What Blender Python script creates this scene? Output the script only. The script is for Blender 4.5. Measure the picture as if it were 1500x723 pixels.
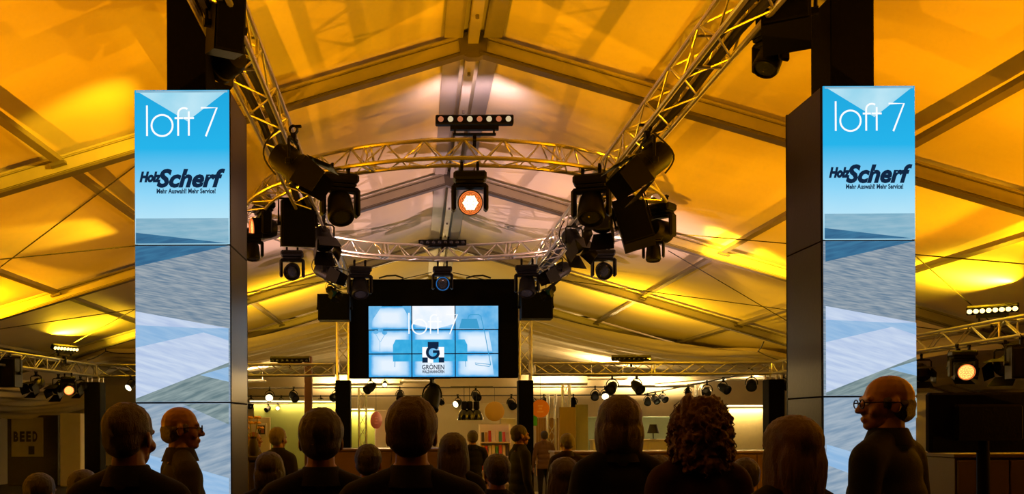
import bpy, bmesh, math, random
from mathutils import Vector, Matrix, Quaternion, Euler
random.seed(7)
R = math.radians
scene = bpy.context.scene
for o in list(bpy.data.objects): bpy.data.objects.remove(o)
COL = scene.collection

# ------------------------------------------------------------------ camera
F, VX, VY, Z0, PHI = 1250.0, 612.0, 620.0, 1.62, 0.004   # focal length and principal point in pixels of 1500x723
cam = bpy.data.cameras.new('camera'); cam.sensor_width = 36.0; cam.lens = F*36/1500
cam.shift_x = (750-VX)/1500; cam.shift_y = (VY-361.5)/1500
cam.clip_start = .05; cam.clip_end = 200
co = bpy.data.objects.new('camera', cam); COL.objects.link(co)
co.matrix_world = Matrix.Translation((0, 0, Z0)) @ Matrix.Rotation(R(90), 4, 'X') @ Matrix.Rotation(-PHI, 4, 'Z')
scene.camera = co
# ------------------------------------------------------------------ world, exposure
w = bpy.data.worlds.new('world'); scene.world = w; w.use_nodes = True
w.node_tree.nodes['Background'].inputs[0].default_value = (.9, .55, .2, 1)
w.node_tree.nodes['Background'].inputs[1].default_value = .004
vs = scene.view_settings
vs.view_transform = 'Standard'; vs.look = 'None'; vs.gamma = 1.0; vs.exposure = 0.0; vs.use_curve_mapping = False
# lamp colours and powers (the lamps themselves are made with their fixtures)
AMBER, YELLOW, ORANGE, PINK, WARM = (1, .38, .002), (1, .58, .01), (1, .27, .001), (1, .62, .62), (1, .66, .26)

def P(px, py, Y):
    ox, oy = px-VX, VY-py
    return Vector(((ox+oy*PHI)/F*Y, Y, Z0+(oy-ox*PHI)/F*Y))

# ------------------------------------------------------------------ materials
MATS = {}
def nodes_of(m):
    m.use_nodes = True
    return m.node_tree, m.node_tree.nodes, m.node_tree.links
def mat(name, c, rough=.6, metal=0., var=.12, scale=8., bump=0., bscale=60., stretch=(1, 1, 1), spec=.5, detail=3, trans=0.):
    if name in MATS: return MATS[name]
    m = bpy.data.materials.new(name); nt, N, L = nodes_of(m)
    b = N['Principled BSDF']; b.inputs['Roughness'].default_value = rough; b.inputs['Metallic'].default_value = metal
    b.inputs['Specular IOR Level'].default_value = spec
    tc = N.new('ShaderNodeTexCoord'); mp = N.new('ShaderNodeMapping'); mp.inputs['Scale'].default_value = stretch
    L.new(tc.outputs['Object'], mp.inputs['Vector'])
    n = N.new('ShaderNodeTexNoise'); n.inputs['Scale'].default_value = scale; n.inputs['Detail'].default_value = detail
    L.new(mp.outputs[0], n.inputs['Vector'])
    mx = N.new('ShaderNodeMix'); mx.data_type = 'RGBA'
    mx.inputs[6].default_value = (*[x*(1-var) for x in c], 1); mx.inputs[7].default_value = (*[min(1, x*(1+var)) for x in c], 1)
    L.new(n.outputs[0], mx.inputs[0]); L.new(mx.outputs[2], b.inputs['Base Color'])
    if bump:
        n2 = N.new('ShaderNodeTexNoise'); n2.inputs['Scale'].default_value = bscale; n2.inputs['Detail'].default_value = 4
        L.new(mp.outputs[0], n2.inputs['Vector'])
        bp = N.new('ShaderNodeBump'); bp.inputs['Strength'].default_value = bump; bp.inputs['Distance'].default_value = .02
        L.new(n2.outputs[0], bp.inputs['Height']); L.new(bp.outputs[0], b.inputs['Normal'])
    MATS[name] = m; return m
def emit(name, c, s=1., c2=None, scale=6., stretch=(1, 1, 1), rot=0., detail=4, axis=None, stops=None, speck=None):
    """light-giving surface; axis+stops = picture content graded along a local axis"""
    if name in MATS: return MATS[name]
    m = bpy.data.materials.new(name); nt, N, L = nodes_of(m)
    for x in list(N): N.remove(x)
    out = N.new('ShaderNodeOutputMaterial'); e = N.new('ShaderNodeEmission'); L.new(e.outputs[0], out.inputs[0])
    e.inputs[1].default_value = s; e.inputs[0].default_value = (*c, 1)
    tc = N.new('ShaderNodeTexCoord'); src = None
    if stops:
        sp = N.new('ShaderNodeSeparateXYZ'); L.new(tc.outputs['Object'], sp.inputs[0])
        mr = N.new('ShaderNodeMapRange'); mr.inputs[1].default_value = axis[1]; mr.inputs[2].default_value = axis[2]
        L.new(sp.outputs[axis[0]], mr.inputs[0])
        rp = N.new('ShaderNodeValToRGB'); L.new(mr.outputs[0], rp.inputs[0])
        el = rp.color_ramp.elements
        while len(el) < len(stops): el.new(.5)
        for q, (p, cc) in zip(el, stops): q.position = p; q.color = (*cc, 1)
        src = rp.outputs[0]
    if c2:
        mp = N.new('ShaderNodeMapping'); mp.inputs['Scale'].default_value = stretch
        mp0 = N.new('ShaderNodeMapping'); mp0.inputs['Rotation'].default_value = (0, rot, 0)
        L.new(tc.outputs['Object'], mp0.inputs[0]); L.new(mp0.outputs[0], mp.inputs[0])
        n = N.new('ShaderNodeTexNoise'); n.inputs['Scale'].default_value = scale; n.inputs['Detail'].default_value = detail
        L.new(mp.outputs[0], n.inputs['Vector'])
        cr = N.new('ShaderNodeValToRGB'); cr.color_ramp.elements[0].position = .35; cr.color_ramp.elements[1].position = .65
        cr.color_ramp.elements[0].color = (*c, 1); cr.color_ramp.elements[1].color = (*c2, 1)
        L.new(n.outputs[0], cr.inputs[0])
        if src:
            mx = N.new('ShaderNodeMix'); mx.data_type = 'RGBA'; mx.blend_type = 'MULTIPLY'; mx.inputs[0].default_value = 1
            L.new(src, mx.inputs[6]); L.new(cr.outputs[0], mx.inputs[7]); src = mx.outputs[2]
        else: src = cr.outputs[0]
    if src: L.new(src, e.inputs[0])
    MATS[name] = m; return m

def fabric_mat(name, c, trans=.25):
    m = mat(name, c, .75, 0, .05, 1.2, .35, 3.5, (.35, 1.6, 1), .2)
    return m
M_ROOF = fabric_mat('roof_membrane', (.80, .74, .60))
M_LINER = mat('liner_fabric', (.78, .70, .54), .85, 0, .06, 2., .3, 9., spec=.1)
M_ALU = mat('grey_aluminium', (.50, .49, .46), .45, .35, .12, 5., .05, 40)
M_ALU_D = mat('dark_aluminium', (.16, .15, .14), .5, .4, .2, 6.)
M_PURLIN = mat('purlin_aluminium', (.24, .22, .19), .5, .3, .12, 5.)
M_STRIP = mat('ridge_flashing', (.36, .35, .34), .5, .1, .15, 3.)
M_TRUSS = mat('truss_aluminium', (.72, .70, .66), .30, .9, .1, 12.)
M_BLACK = mat('black_housing', (.0028, .0026, .0028), .5, 0, .3, 20., .1, 120, spec=.15)
M_BLACKM = mat('black_matt', (.0022, .002, .002), .8, 0, .3, 6., .1, 80, spec=.06)
M_GRILLE = mat('black_grille', (.002, .002, .002), .8, 0, .3, 160., .6, 300, spec=.08)
M_RUBBER = mat('cable_rubber', (.008, .008, .008), .6)
M_CHROME = mat('steel', (.5, .5, .52), .25, 1., .1)
M_LENS = mat('dark_lens', (.02, .025, .04), .08, 0, .2, 5., spec=1.)
M_LENSB = mat('blue_glass', (.02, .10, .28), .12, 0, .2, 5., spec=1.)
M_SIDE = mat('tower_cladding', (.011, .008, .008), .30, 0, .12, 2., .03, 30, spec=.14)
M_CARPET = mat('dark_carpet', (.03, .022, .018), .95, 0, .3, 30., .4, 200)
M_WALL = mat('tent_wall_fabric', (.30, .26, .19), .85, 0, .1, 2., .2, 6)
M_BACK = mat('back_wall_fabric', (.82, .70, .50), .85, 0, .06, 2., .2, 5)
E_HOT = emit('lamp_core', (1, .93, .78), 9.)
E_HOTO = emit('lamp_orange', (1, .36, .08), 2.6)
E_CORE = emit('lamp_core_warm', (1, .80, .48), 3.2)
E_RIM = emit('warm_rim_glow', (1, .22, .04), .9)
E_RIMB = emit('blue_rim_glow', (.03, .25, .75), .6)
E_LED = emit('led_yellow', (1, .70, .20), 4.)
E_DIMW = emit('led_cream', (.8, .62, .35), .8)
E_DIMP = emit('led_peach', (.8, .25, .10), .6)
E_SPOT = emit('spot_face', (1, .85, .5), 3.)
E_TUBE = emit('tube_light', (1, .80, .42), 2.6)

# ------------------------------------------------------------------ mesh builder
def frame(d, up=(0, 0, 1)):
    d = Vector(d).normalized(); u = Vector(up)
    if abs(d.dot(u)) > .99: u = Vector((0, 1, 0))
    a = u.cross(d).normalized(); b = d.cross(a)
    return a, b, d
class MB:
    def __init__(s): s.v = []; s.f = []; s.mi = []; s.k = 0
    def add(s, vs, fs, M=None):
        n = len(s.v)
        s.v += [tuple(M @ Vector(p)) if M else tuple(p) for p in vs]
        s.f += [tuple(i+n for i in f) for f in fs]; s.mi += [s.k]*len(fs)
        return s
    def box(s, c, d, M=None):
        x, y, z = [q/2 for q in d]; cx, cy, cz = c
        vs = [(cx+a*x, cy+b*y, cz+e*z) for a in (-1, 1) for b in (-1, 1) for e in (-1, 1)]
        return s.add(vs, [(0, 1, 3, 2), (4, 6, 7, 5), (0, 4, 5, 1), (2, 3, 7, 6), (0, 2, 6, 4), (1, 5, 7, 3)], M)
    def bbox(s, c, d, b=.02, M=None):      # box with chamfered edges
        x, y, z = [q/2 for q in d]; b = min(b, x*.9, y*.9, z*.9)
        vs = []; idx = {}
        for i, a in enumerate((-1, 1)):
            for j, e in enumerate((-1, 1)):
                for k, g in enumerate((-1, 1)):
                    for t in range(3):
                        p = [a*x, e*y, g*z]
                        for q in range(3):
                            if q != t: p[q] -= (a, e, g)[q]*b
                        idx[(i, j, k, t)] = len(vs); vs.append((p[0]+c[0], p[1]+c[1], p[2]+c[2]))
        bm = bmesh.new(); bv = [bm.verts.new(p) for p in vs]
        r = bmesh.ops.convex_hull(bm, input=bv); bm.verts.index_update()
        bmesh.ops.dissolve_limit(bm, angle_limit=.01, verts=bm.verts, edges=bm.edges); bm.verts.index_update()
        out = [tuple(q.co) for q in bm.verts]; fs = [tuple(q.index for q in f.verts) for f in bm.faces]; bm.free()
        return s.add(out, fs, M)
    def cyl(s, p0, p1, r0, r1=None, n=10, caps=True):
        r1 = r0 if r1 is None else r1; p0 = Vector(p0); p1 = Vector(p1); a, b, d = frame(p1-p0)
        vs = []
        for p, r in ((p0, r0), (p1, r1)):
            for i in range(n):
                t = 2*math.pi*i/n; vs.append(p+a*math.cos(t)*r+b*math.sin(t)*r)
        fs = [(i, (i+1) % n, n+(i+1) % n, n+i) for i in range(n)]
        if caps: fs += [tuple(range(n-1, -1, -1)), tuple(range(n, 2*n))]
        return s.add(vs, fs)
    def lathe(s, prof, n=20, M=None, cap0=True, cap1=True):   # profile [(r,z)] about local Z
        vs = []; fs = []
        for r, z in prof:
            for i in range(n):
                t = 2*math.pi*i/n; vs.append((r*math.cos(t), r*math.sin(t), z))
        for k in range(len(prof)-1):
            for i in range(n):
                j = (i+1) % n; fs.append((k*n+i, k*n+j, (k+1)*n+j, (k+1)*n+i))
        if cap0: fs.append(tuple(range(n-1, -1, -1)))
        if cap1: q = (len(prof)-1)*n; fs.append(tuple(range(q, q+n)))
        return s.add(vs, fs, M)
    def tube(s, pts, r, n=6, closed=False):
        pts = [Vector(p) for p in pts]; m = len(pts); vs = []; fs = []
        ref = None
        for i, p in enumerate(pts):
            if closed: d = pts[(i+1) % m]-pts[i-1]
            else: d = pts[min(i+1, m-1)]-pts[max(i-1, 0)]
            d.normalize()
            if ref is None: a = frame(d)[0]
            else: a = (ref-d*ref.dot(d)).normalized()
            ref = a; b = d.cross(a); rr = r[i] if isinstance(r, (list, tuple)) else r
            for k in range(n):
                t = 2*math.pi*k/n; vs.append(p+a*math.cos(t)*rr+b*math.sin(t)*rr)
        for i in range(m if closed else m-1):
            j = (i+1) % m
            for k in range(n): fs.append((i*n+k, i*n+(k+1) % n, j*n+(k+1) % n, j*n+k))
        if not closed: fs += [tuple(range(n-1, -1, -1)), tuple(range((m-1)*n, m*n))]
        return s.add(vs, fs)
    def ell(s, c, r, M=None, nu=14, nv=9):
        vs = [(c[0], c[1], c[2]+r[2])]; fs = []
        for i in range(1, nv):
            t = math.pi*i/nv
            for j in range(nu):
                u = 2*math.pi*j/nu; vs.append((c[0]+r[0]*math.sin(t)*math.cos(u), c[1]+r[1]*math.sin(t)*math.sin(u), c[2]+r[2]*math.cos(t)))
        vs.append((c[0], c[1], c[2]-r[2])); last = len(vs)-1
        for j in range(nu):
            fs.append((0, 1+j, 1+(j+1) % nu)); q = 1+(nv-2)*nu; fs.append((last, q+(j+1) % nu, q+j))
        for i in range(nv-2):
            for j in range(nu):
                a = 1+i*nu+j; b = 1+i*nu+(j+1) % nu; fs.append((a, a+nu, b+nu, b))
        return s.add(vs, fs, M)
    def cap(s, p0, p1, r0, r1, n=12):       # tapered capsule
        s.cyl(p0, p1, r0, r1, n); s.ell(p0, (r0,)*3, None, n, 8); s.ell(p1, (r1,)*3, None, n, 8); return s
    def prism(s, poly, y0, y1):             # poly in x,z, extruded along y
        n = len(poly); vs = [(x, y0, z) for x, z in poly]+[(x, y1, z) for x, z in poly]
        return s.add(vs, [tuple(range(n)), tuple(range(2*n-1, n-1, -1))]+[(i, n+i, n+(i+1) % n, (i+1) % n) for i in range(n)])
    def mesh(s, name, mats, smooth=35):
        me = bpy.data.meshes.new(name); me.from_pydata([tuple(p) for p in s.v], [], s.f)
        for m in (mats if isinstance(mats, (list, tuple)) else [mats]): me.materials.append(m)
        if s.k or any(s.mi): me.polygons.foreach_set('material_index', s.mi)
        bm = bmesh.new(); bm.from_mesh(me); bmesh.ops.recalc_face_normals(bm, faces=bm.faces); bm.to_mesh(me); bm.free()
        if smooth: me.shade_smooth(); me.set_sharp_from_angle(angle=R(smooth))
        me.update(); return me
    def build(s, name, mats, parent=None, loc=(0, 0, 0), rot=None, smooth=35):
        return put(name, s.mesh(name, mats, smooth), parent, loc, rot)
def put(name, me, parent=None, loc=(0, 0, 0), rot=None, scale=None):
    o = bpy.data.objects.new(name, me); COL.objects.link(o)
    if parent: o.parent = parent
    o.location = loc
    if rot is not None:
        o.rotation_mode = 'QUATERNION'; o.rotation_quaternion = rot if isinstance(rot, Quaternion) else Euler(rot).to_quaternion()
    if scale: o.scale = scale
    return o
def tag(o, label, cat, group=None, kind=None):
    if label: o['label'] = label
    if cat: o['category'] = cat
    if group: o['group'] = group
    if kind: o['kind'] = kind
    return o
def thing(name, label, cat, loc=(0, 0, 0), rz=0., group=None, kind=None):
    o = bpy.data.objects.new(name, None); COL.objects.link(o); o.location = loc; o.rotation_euler = (0, 0, rz)
    o.empty_display_size = .1
    return tag(o, label, cat, group, kind)
def struct(name, label=None, loc=(0, 0, 0)):
    o = bpy.data.objects.new(name, None); COL.objects.link(o); o.location = loc; o['kind'] = 'structure'
    if label: o['label'] = label
    return o
def light(name, kind, loc, d, power, color, parent=None, **kw):
    l = bpy.data.lights.new(name, kind); l.energy = power; l.color = color
    for k, v in kw.items(): setattr(l, k, v)
    o = bpy.data.objects.new(name, l); COL.objects.link(o); o.location = loc
    o.rotation_mode = 'QUATERNION'; o.rotation_quaternion = Vector(d).to_track_quat('-Z', 'Y')
    if parent: o.parent = parent
    return o

# ------------------------------------------------------------------ tent: ridge at x = XC, rafters every 5 m
XC, SL, HB, HM = .61, .295, 3.98, 4.19       # ridge x, slope, rafter underside and membrane height above the eye
RY = [-.8, 4.2, 9.2, 14.2, 19.2, 24.2]
HALF = 12.0
def zr(x, h=HM): return Z0+h-SL*abs(x-XC)
fl = MB().box((XC, 15, -.05), (28.2, 40, .1)).build('floor', M_CARPET); tag(fl, 'dark carpeted floor of the marquee', None, kind='structure')
roof = struct('ceiling', 'white marquee roof with aluminium rafters glowing in amber light')
for a, b in zip(RY, RY[1:]):
    for s in (-1, 1):
        m = MB(); nx, ny = 24, 8; vs = []; fs = []
        for j in range(ny+1):
            for i in range(nx+1):
                t = i/nx*HALF; y = a+(b-a)*j/ny
                sag = -.05*math.sin(math.pi*j/ny)*(.4+.6*abs(math.sin(t*math.pi/2.2)))
                vs.append((XC+s*t, y, zr(XC+s*t)+sag+.06))
        for j in range(ny):
            for i in range(nx): q = j*(nx+1)+i; fs.append((q, q+1, q+nx+2, q+nx+1))
        m.add(vs, fs).build('roof_panel', M_ROOF, roof)
# far roof above the lined back hall
MB().box((XC, 29.8, Z0+4.3), (28, 11, .06)).build('far_roof_panel', M_ROOF, roof)
def beam_between(p0, p1, w, h, up, bev=0):
    p0, p1 = Vector(p0), Vector(p1); d = (p1-p0); L = d.length; d.normalize()
    u = Vector(up); u = (u-d*u.dot(d)).normalized(); a = d.cross(u)
    M = Matrix((a, d, u)).transposed().to_4x4(); M.translation = (p0+p1)/2
    return M, L
dep = HM-HB
for y in RY[1:]:
    for s in (-1, 1):
        p0 = Vector((XC+s*.10, y, zr(XC+s*.10, HB+dep*.55))); hw = HALF if y < 24 else 7.0; p1 = Vector((XC+s*hw, y, zr(XC+s*hw, HB+dep*.55)))
        M, L = beam_between(p0, p1, .1, dep, (0, 0, 1))
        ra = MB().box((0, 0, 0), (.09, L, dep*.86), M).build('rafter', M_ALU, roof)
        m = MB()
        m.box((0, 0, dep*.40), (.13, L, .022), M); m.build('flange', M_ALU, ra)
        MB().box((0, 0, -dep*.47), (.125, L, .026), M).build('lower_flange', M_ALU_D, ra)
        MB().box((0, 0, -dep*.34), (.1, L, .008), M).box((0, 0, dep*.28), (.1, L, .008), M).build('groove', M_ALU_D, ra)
    MB().prism([(XC-.17, zr(XC, HM)), (XC+.17, zr(XC, HM)), (XC+.14, zr(XC, HB)-.02), (XC+.05, zr(XC, HB)-.06), (XC-.05, zr(XC, HB)-.06), (XC-.14, zr(XC, HB)-.02)], y-.055, y+.055).build('ridge_bracket', M_ALU_D, roof)
PUR = (2.2, 4.45, 6.6, 8.8)
for a, b in zip(RY, RY[1:]):
    MB().box((XC, (a+b)/2, Z0+HM-.06), (.11, b-a-.12, .13)).build('ridge_purlin', M_ALU, roof)
    MB().box((XC-.21, (a+b)/2, zr(XC-.21)+.0), (.2, b-a-.14, .012), Matrix.Identity(4)).build('ridge_strip', M_STRIP, roof)
    MB().box((XC+.21, (a+b)/2, zr(XC+.21)+.0), (.2, b-a-.14, .012)).build('ridge_strip', M_STRIP, roof)
    m = MB()
    for k in range(4): m.cyl((XC, a+.7+k*1.2, Z0+HM-.125), (XC, a+.7+k*1.2, Z0+HM-.16), .02, None, 8)
    m.build('bolt_row', M_ALU_D, roof)
    for s in (-1, 1):
        for q in PUR:
            x = XC+s*q; ang = -s*math.atan(SL)
            pu = MB().box((0, 0, 0), (.085, b-a-.1, .07)).build('purlin', M_PURLIN, roof, (x, (a+b)/2, zr(x)-.045), (0, -ang, 0))
            MB().box((0, -(b-a)/2+.09, -.05), (.16, .07, .035)).build('bracket', M_ALU_D, pu)
            MB().box((0, (b-a)/2-.09, -.05), (.16, .07, .035)).build('bracket', M_ALU_D, pu)
# bracing wires under the roof
def wire(p0, p1, sag=.0, r=.008):
    p0, p1 = Vector(p0), Vector(p1); pts = [p0.lerp(p1, t/8)-Vector((0, 0, sag*4*(t/8)*(1-t/8))) for t in range(9)]
    MB().tube(pts, r, 5).build('bracing_wire', M_RUBBER, roof)
for y0, y1 in ((9.2, 14.2), (14.2, 19.2)):
    for s in (-1, 1):
        wire((XC+s*8.6, y0, zr(XC+8.6)-.2), (XC+s*2.3, y1, zr(XC+2.3)-.25))
        wire((XC+s*3.6, y0+.1, zr(XC+3.6)-.25), (XC+s*9.3, y1, zr(XC+9.3)-.12))
# walls
zl = zr(XC+HALF)
for nm, s in (('wall_left', -1), ('wall_right', 1)):
    n = 90; vs = []; fs = []
    for i in range(n+1):
        y = -3+27.4*i/n; x = XC+s*(HALF-.08*math.cos(i*2.1)*.5)
        vs += [(x, y, 0), (x, y, zl+.08)]
    fs = [(2*i, 2*i+2, 2*i+3, 2*i+1) for i in range(n)]
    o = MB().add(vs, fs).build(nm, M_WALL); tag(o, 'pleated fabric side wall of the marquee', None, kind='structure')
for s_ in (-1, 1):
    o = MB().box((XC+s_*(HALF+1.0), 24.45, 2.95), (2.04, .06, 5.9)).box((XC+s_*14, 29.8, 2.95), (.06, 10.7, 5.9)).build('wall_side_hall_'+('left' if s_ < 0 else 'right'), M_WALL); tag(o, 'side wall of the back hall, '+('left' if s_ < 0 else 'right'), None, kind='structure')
o = MB().box((XC, 34.1, 2.9), (28, .1, 5.8)).build('wall_back', M_BACK); tag(o, 'cream fabric wall closing the lit back hall', None, kind='structure')

# ------------------------------------------------------------------ trusses
BRACE = MB().cyl((0, 0, -.5), (0, 0, .5), .011, None, 6, False).mesh('brace', M_TRUSS)
BRACE_S = MB().cyl((0, 0, -.5), (0, 0, .5), .016, None, 6, False).mesh('end_brace', M_TRUSS)
def brace(parent, a, b, me=BRACE):
    a, b = Vector(a), Vector(b); d = b-a
    return put('brace', me, parent, (a+b)/2, d.to_track_quat('Z', 'Y'), (1, 1, d.length))
def box_truss(root, p0, p1, size=.27, step=.42, ends=True):
    """square truss: four chords, zigzag braces on each side, frames at section joints"""
    p0, p1 = Vector(p0), Vector(p1); d = p1-p0; L = d.length; d.normalize()
    up = Vector((0, 0, 1)) if abs(d.z) < .9 else Vector((0, 1, 0))
    a = up.cross(d).normalized(); u = d.cross(a); h = size/2
    cs = [a*h*i+u*h*j for i, j in ((1, 1), (1, -1), (-1, -1), (-1, 1))]
    for c in cs: MB().cyl(p0+c, p1+c, .025, None, 8).build('chord', M_TRUSS, root)
    n = max(2, round(L/step)); st = L/n
    for k in range(4):
        c0, c1 = cs[k], cs[(k+1) % 4]
        for i in range(n):
            A, B = (c0, c1) if (i+k) % 2 else (c1, c0)
            brace(root, p0+A+d*st*i, p0+B+d*st*(i+1))
    if ends:
        e = 0.
        while e <= L+.01:
            for k in range(4): brace(root, p0+cs[k]+d*min(max(e, .03), L-.03), p0+cs[(k+1) % 4]+d*min(max(e, .03), L-.03), BRACE_S)
            e += L/max(1, round(L/2.5))
TH = 3.16                                     # height of the long beams above the eye
XL, XR = -1.42, 2.50
t = thing('lighting_truss', 'long straight truss left of the ridge running from camera to screen', 'truss', (0, 0, 0), 0, 'long ceiling trusses')
box_truss(t, (XL, 2.5, Z0+TH), (XL-.25, 19.2, Z0+TH), .27)
t = thing('lighting_truss', 'long straight truss right of the ridge running from camera to screen', 'truss', (0, 0, 0), 0, 'long ceiling trusses')
box_truss(t, (XR, 2.5, Z0+TH), (XR-.05, 19.2, Z0+TH), .27)
for o_, x0, x1 in ((bpy.data.objects['lighting_truss'], XL, XL-.25), (bpy.data.objects['lighting_truss.001'], XR, XR-.05)):
    for dx in (-.07, .06):
        MB().tube([(x0+(x1-x0)*k/24+dx+.015*math.sin(k*1.7), 2.5+16.7*k/24, Z0+TH-.09+.012*math.sin(k*2.3)) for k in range(25)], .042, 6).build('cable_loom', M_RUBBER, o_)
# ring truss
RC, RR = Vector((.57, 13.35, Z0+3.155)), 3.06
ring = thing('ring_truss', 'large circular triangular truss hanging above the crowd', 'truss', (0, 0, 0))
def rp(t, r, z): return Vector((RC.x+r*math.cos(t), RC.y+r*math.sin(t), RC.z+z))
CH = ((RR, .265), (RR-.145, 0.), (RR+.145, 0.))
for r, z in CH: MB().tube([rp(2*math.pi*i/96, r, z) for i in range(96)], .026, 8, True).build('chord', M_TRUSS, ring)
n = 80
for i in range(n):
    t0, t1 = 2*math.pi*i/n, 2*math.pi*(i+1)/n
    for (A, B) in ((CH[0], CH[1]), (CH[0], CH[2]), (CH[1], CH[2])):
        if i % 2: A, B = B, A
        brace(ring, rp(t0, *A), rp(t1, *B))
for i in range(8):
    for dt in (-.012, .012):
        t0 = 2*math.pi*(i+.5)/8+dt
        for A, B in ((CH[0], CH[1]), (CH[0], CH[2]), (CH[1], CH[2])): brace(ring, rp(t0, *A), rp(t0, *B), BRACE_S)
# short hanging straps that tie ring to beams
# rear rig: square truss on clad posts
RIG = 19.5
def rig(label, a, b, group='lower perimeter trusses'):
    t = thing('lighting_truss', label, 'truss', (0, 0, 0), 0, group); box_truss(t, a, b, .25, .36); return t
cl, cr_ = P(139, 541, RIG), P(1133, 541, RIG)
hz = (cl.z+cr_.z)/2; cl.z = cr_.z = hz
sl_, sr_ = P(503, 541, RIG), P(768, 541, RIG); sl_.z = sr_.z = hz
rig('low horizontal truss joining left corner post to video wall post', cl, sl_-Vector((.2, 0, 0)))
rig('low horizontal truss joining video wall post to right corner post', sr_+Vector((.2, 0, 0)), cr_)
rig('low side truss along the dark left edge carrying floodlights', cl-Vector((0, .2, 0)), Vector((cl.x-.3, 12.2, hz-.05)))
rig('low side truss at the right edge behind right video tower', cr_-Vector((0, .2, 0)), Vector((cr_.x-.15, 9.0, hz+.02)))
def clad_post(label, x, y, ztop, w=.36):
    t = thing('clad_post', label, 'post', (x, y, 0), 0, 'black clad truss posts')
    MB().bbox((0, 0, ztop/2), (w, w, ztop), .012).build('cladding', M_BLACKM, t)
    MB().box((0, 0, .015), (w+.3, w+.3, .03)).build('base_plate', M_ALU_D, t)
    for i in (-1, 1):
        for j in (-1, 1): MB().cyl((i*w*.36, j*w*.36, ztop), (i*w*.36, j*w*.36, ztop+.12), .024, None, 8).build('stub', M_TRUSS, t)
    return t
clad_post('black clad post under the left corner of the low truss', cl.x, RIG, hz-.26)
clad_post('black clad post under the right corner of the low truss', cr_.x, RIG, hz-.26)
for px, lab in ((503, 'left of the video wall'), (769, 'right of the video wall')):
    a = P(px, 553, RIG)
    clad_post('black clad post below the bare truss '+lab, a.x, RIG, a.z-.06, .34)
    t = thing('truss_upright', 'bare upright truss '+lab, 'truss', (0, 0, 0), 0, 'video wall uprights')
    box_truss(t, (a.x, RIG, a.z+.06), (a.x, RIG, Z0+TH-.16), .26, .34)

# ------------------------------------------------------------------ screens: text and picture pieces
def text_mesh(body, name, m, shear=0., offset=0., bold=False):
    cu = bpy.data.curves.new(name, 'FONT'); cu.body = body; cu.shear = shear; cu.offset = offset; cu.fill_mode = 'FRONT'; cu.resolution_u = 3
    o = bpy.data.objects.new(name, cu); COL.objects.link(o)
    dg = bpy.context.evaluated_depsgraph_get(); dg.update()
    me = bpy.data.meshes.new_from_object(o.evaluated_get(dg)); bpy.data.objects.remove(o); bpy.data.curves.remove(cu)
    vs = [v.co.copy() for v in me.vertices]; x0 = min(v.x for v in vs); x1 = max(v.x for v in vs); y0 = min(v.y for v in vs); y1 = max(v.y for v in vs)
    for v in me.vertices: v.co = ((v.co.x-x0)/(x1-x0), 0, (v.co.y-y0)/(y1-y0))
    me.materials.clear(); me.materials.append(m); me.name = name
    return me
class Screen:
    """flat picture content on a display plane at distance Y facing the crowd; coordinates are given in display units"""
    def __init__(s, parent, org, k, y): s.p = parent; s.o = org; s.k = k; s.y = y; s.n = 0
    def xz(s, q): return ((q[0]-s.o[0])*s.k, (s.o[1]-q[1])*s.k)
    def poly(s, name, pts, m, parent=None):
        s.n += 1; pp = [s.xz(q) for q in pts]; y = s.y-.0012*s.n
        mb = MB(); mb.add([(x, y, z) for x, z in pp], [tuple(range(len(pp)))])
        return mb.build(name, m, parent or s.p, smooth=0)
    def stroke(s, name, lines, wd, m, same=False):
        s.n += 1; y = s.y-.0012*s.n; mb = MB()
        for pts in lines:
            pp = [Vector(s.xz(q)) for q in pts]; h = wd*s.k/2; L = []; Rr = []
            for i, p in enumerate(pp):
                d = (pp[min(i+1, len(pp)-1)]-pp[max(i-1, 0)]).normalized(); nn = Vector((-d.y, d.x))*h; L.append(p+nn); Rr.append(p-nn)
            vs = [(q.x, y, q.y) for q in L]+[(q.x, y, q.y) for q in Rr]; k = len(pp)
            mb.add(vs, [(i, i+1, k+i+1, k+i) for i in range(k-1)])
        return mb.build(name, m, s.p, smooth=0)
    def text(s, name, body, x0, y0, x1, y1, m, shear=0., offset=0.):
        s.n += 1; me = text_mesh(body, name, m, shear, offset); a = s.xz((x0, y1)); b = s.xz((x1, y0))
        for v in me.vertices: v.co = (a[0]+v.co.x*(b[0]-a[0]), s.y-.0012*s.n, a[1]+v.co.z*(b[1]-a[1]))
        return put(name, me, s.p)
def loft7(scr, x, y, k, m):       # thin sans letters, unit = display unit * k, x,y = top-left
    q = lambda pts: [(x+a*k, y+b*k) for a, b in pts]
    circ = [(22.8+15.2*math.cos(2*math.pi*i/32), 29+15.2*math.sin(2*math.pi*i/32)) for i in range(33)]
    scr.stroke('letter_l', [q([(1, 0), (1, 44)])], 2.7*k, m)
    scr.stroke('letter_o', [q(circ)], 2.7*k, m)
    scr.stroke('letter_f', [q([(54.5+8.5*math.cos(t), 12-8*math.sin(t)) for t in [math.pi*.30+i*math.pi*.70/8 for i in range(9)]]+[(46, 44)]), q([(41, 18.5), (53, 18.5)])], 2.7*k, m)
    scr.stroke('letter_t', [q([(61.5, 9), (61.5, 44)]), q([(54, 18.5), (69, 18.5)])], 2.7*k, m)
    scr.stroke('digit_seven', [q([(79, 4), (102, 4), (86, 45)])], 2.7*k, m)
E_CY = lambda nm, z0, z1: emit(nm, (1, 1, 1), 1., (.90, .96, 1.0), 3., axis=(2, z0, z1), stops=[(0, (.62, .85, .97)), (.35, (.40, .77, .95)), (.7, (.06, .50, .86)), (1, (.05, .42, .80))])
E_PALE = emit('picture_pale_sky', (.30, .66, .84), 1., (.52, .80, .92), 2.5)
E_PALEL = emit('picture_sky_left', (.16, .50, .68), 1., (.26, .60, .78), 2.5)
E_WHITE = emit('picture_white', (.95, .97, 1.), 1.05)
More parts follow.
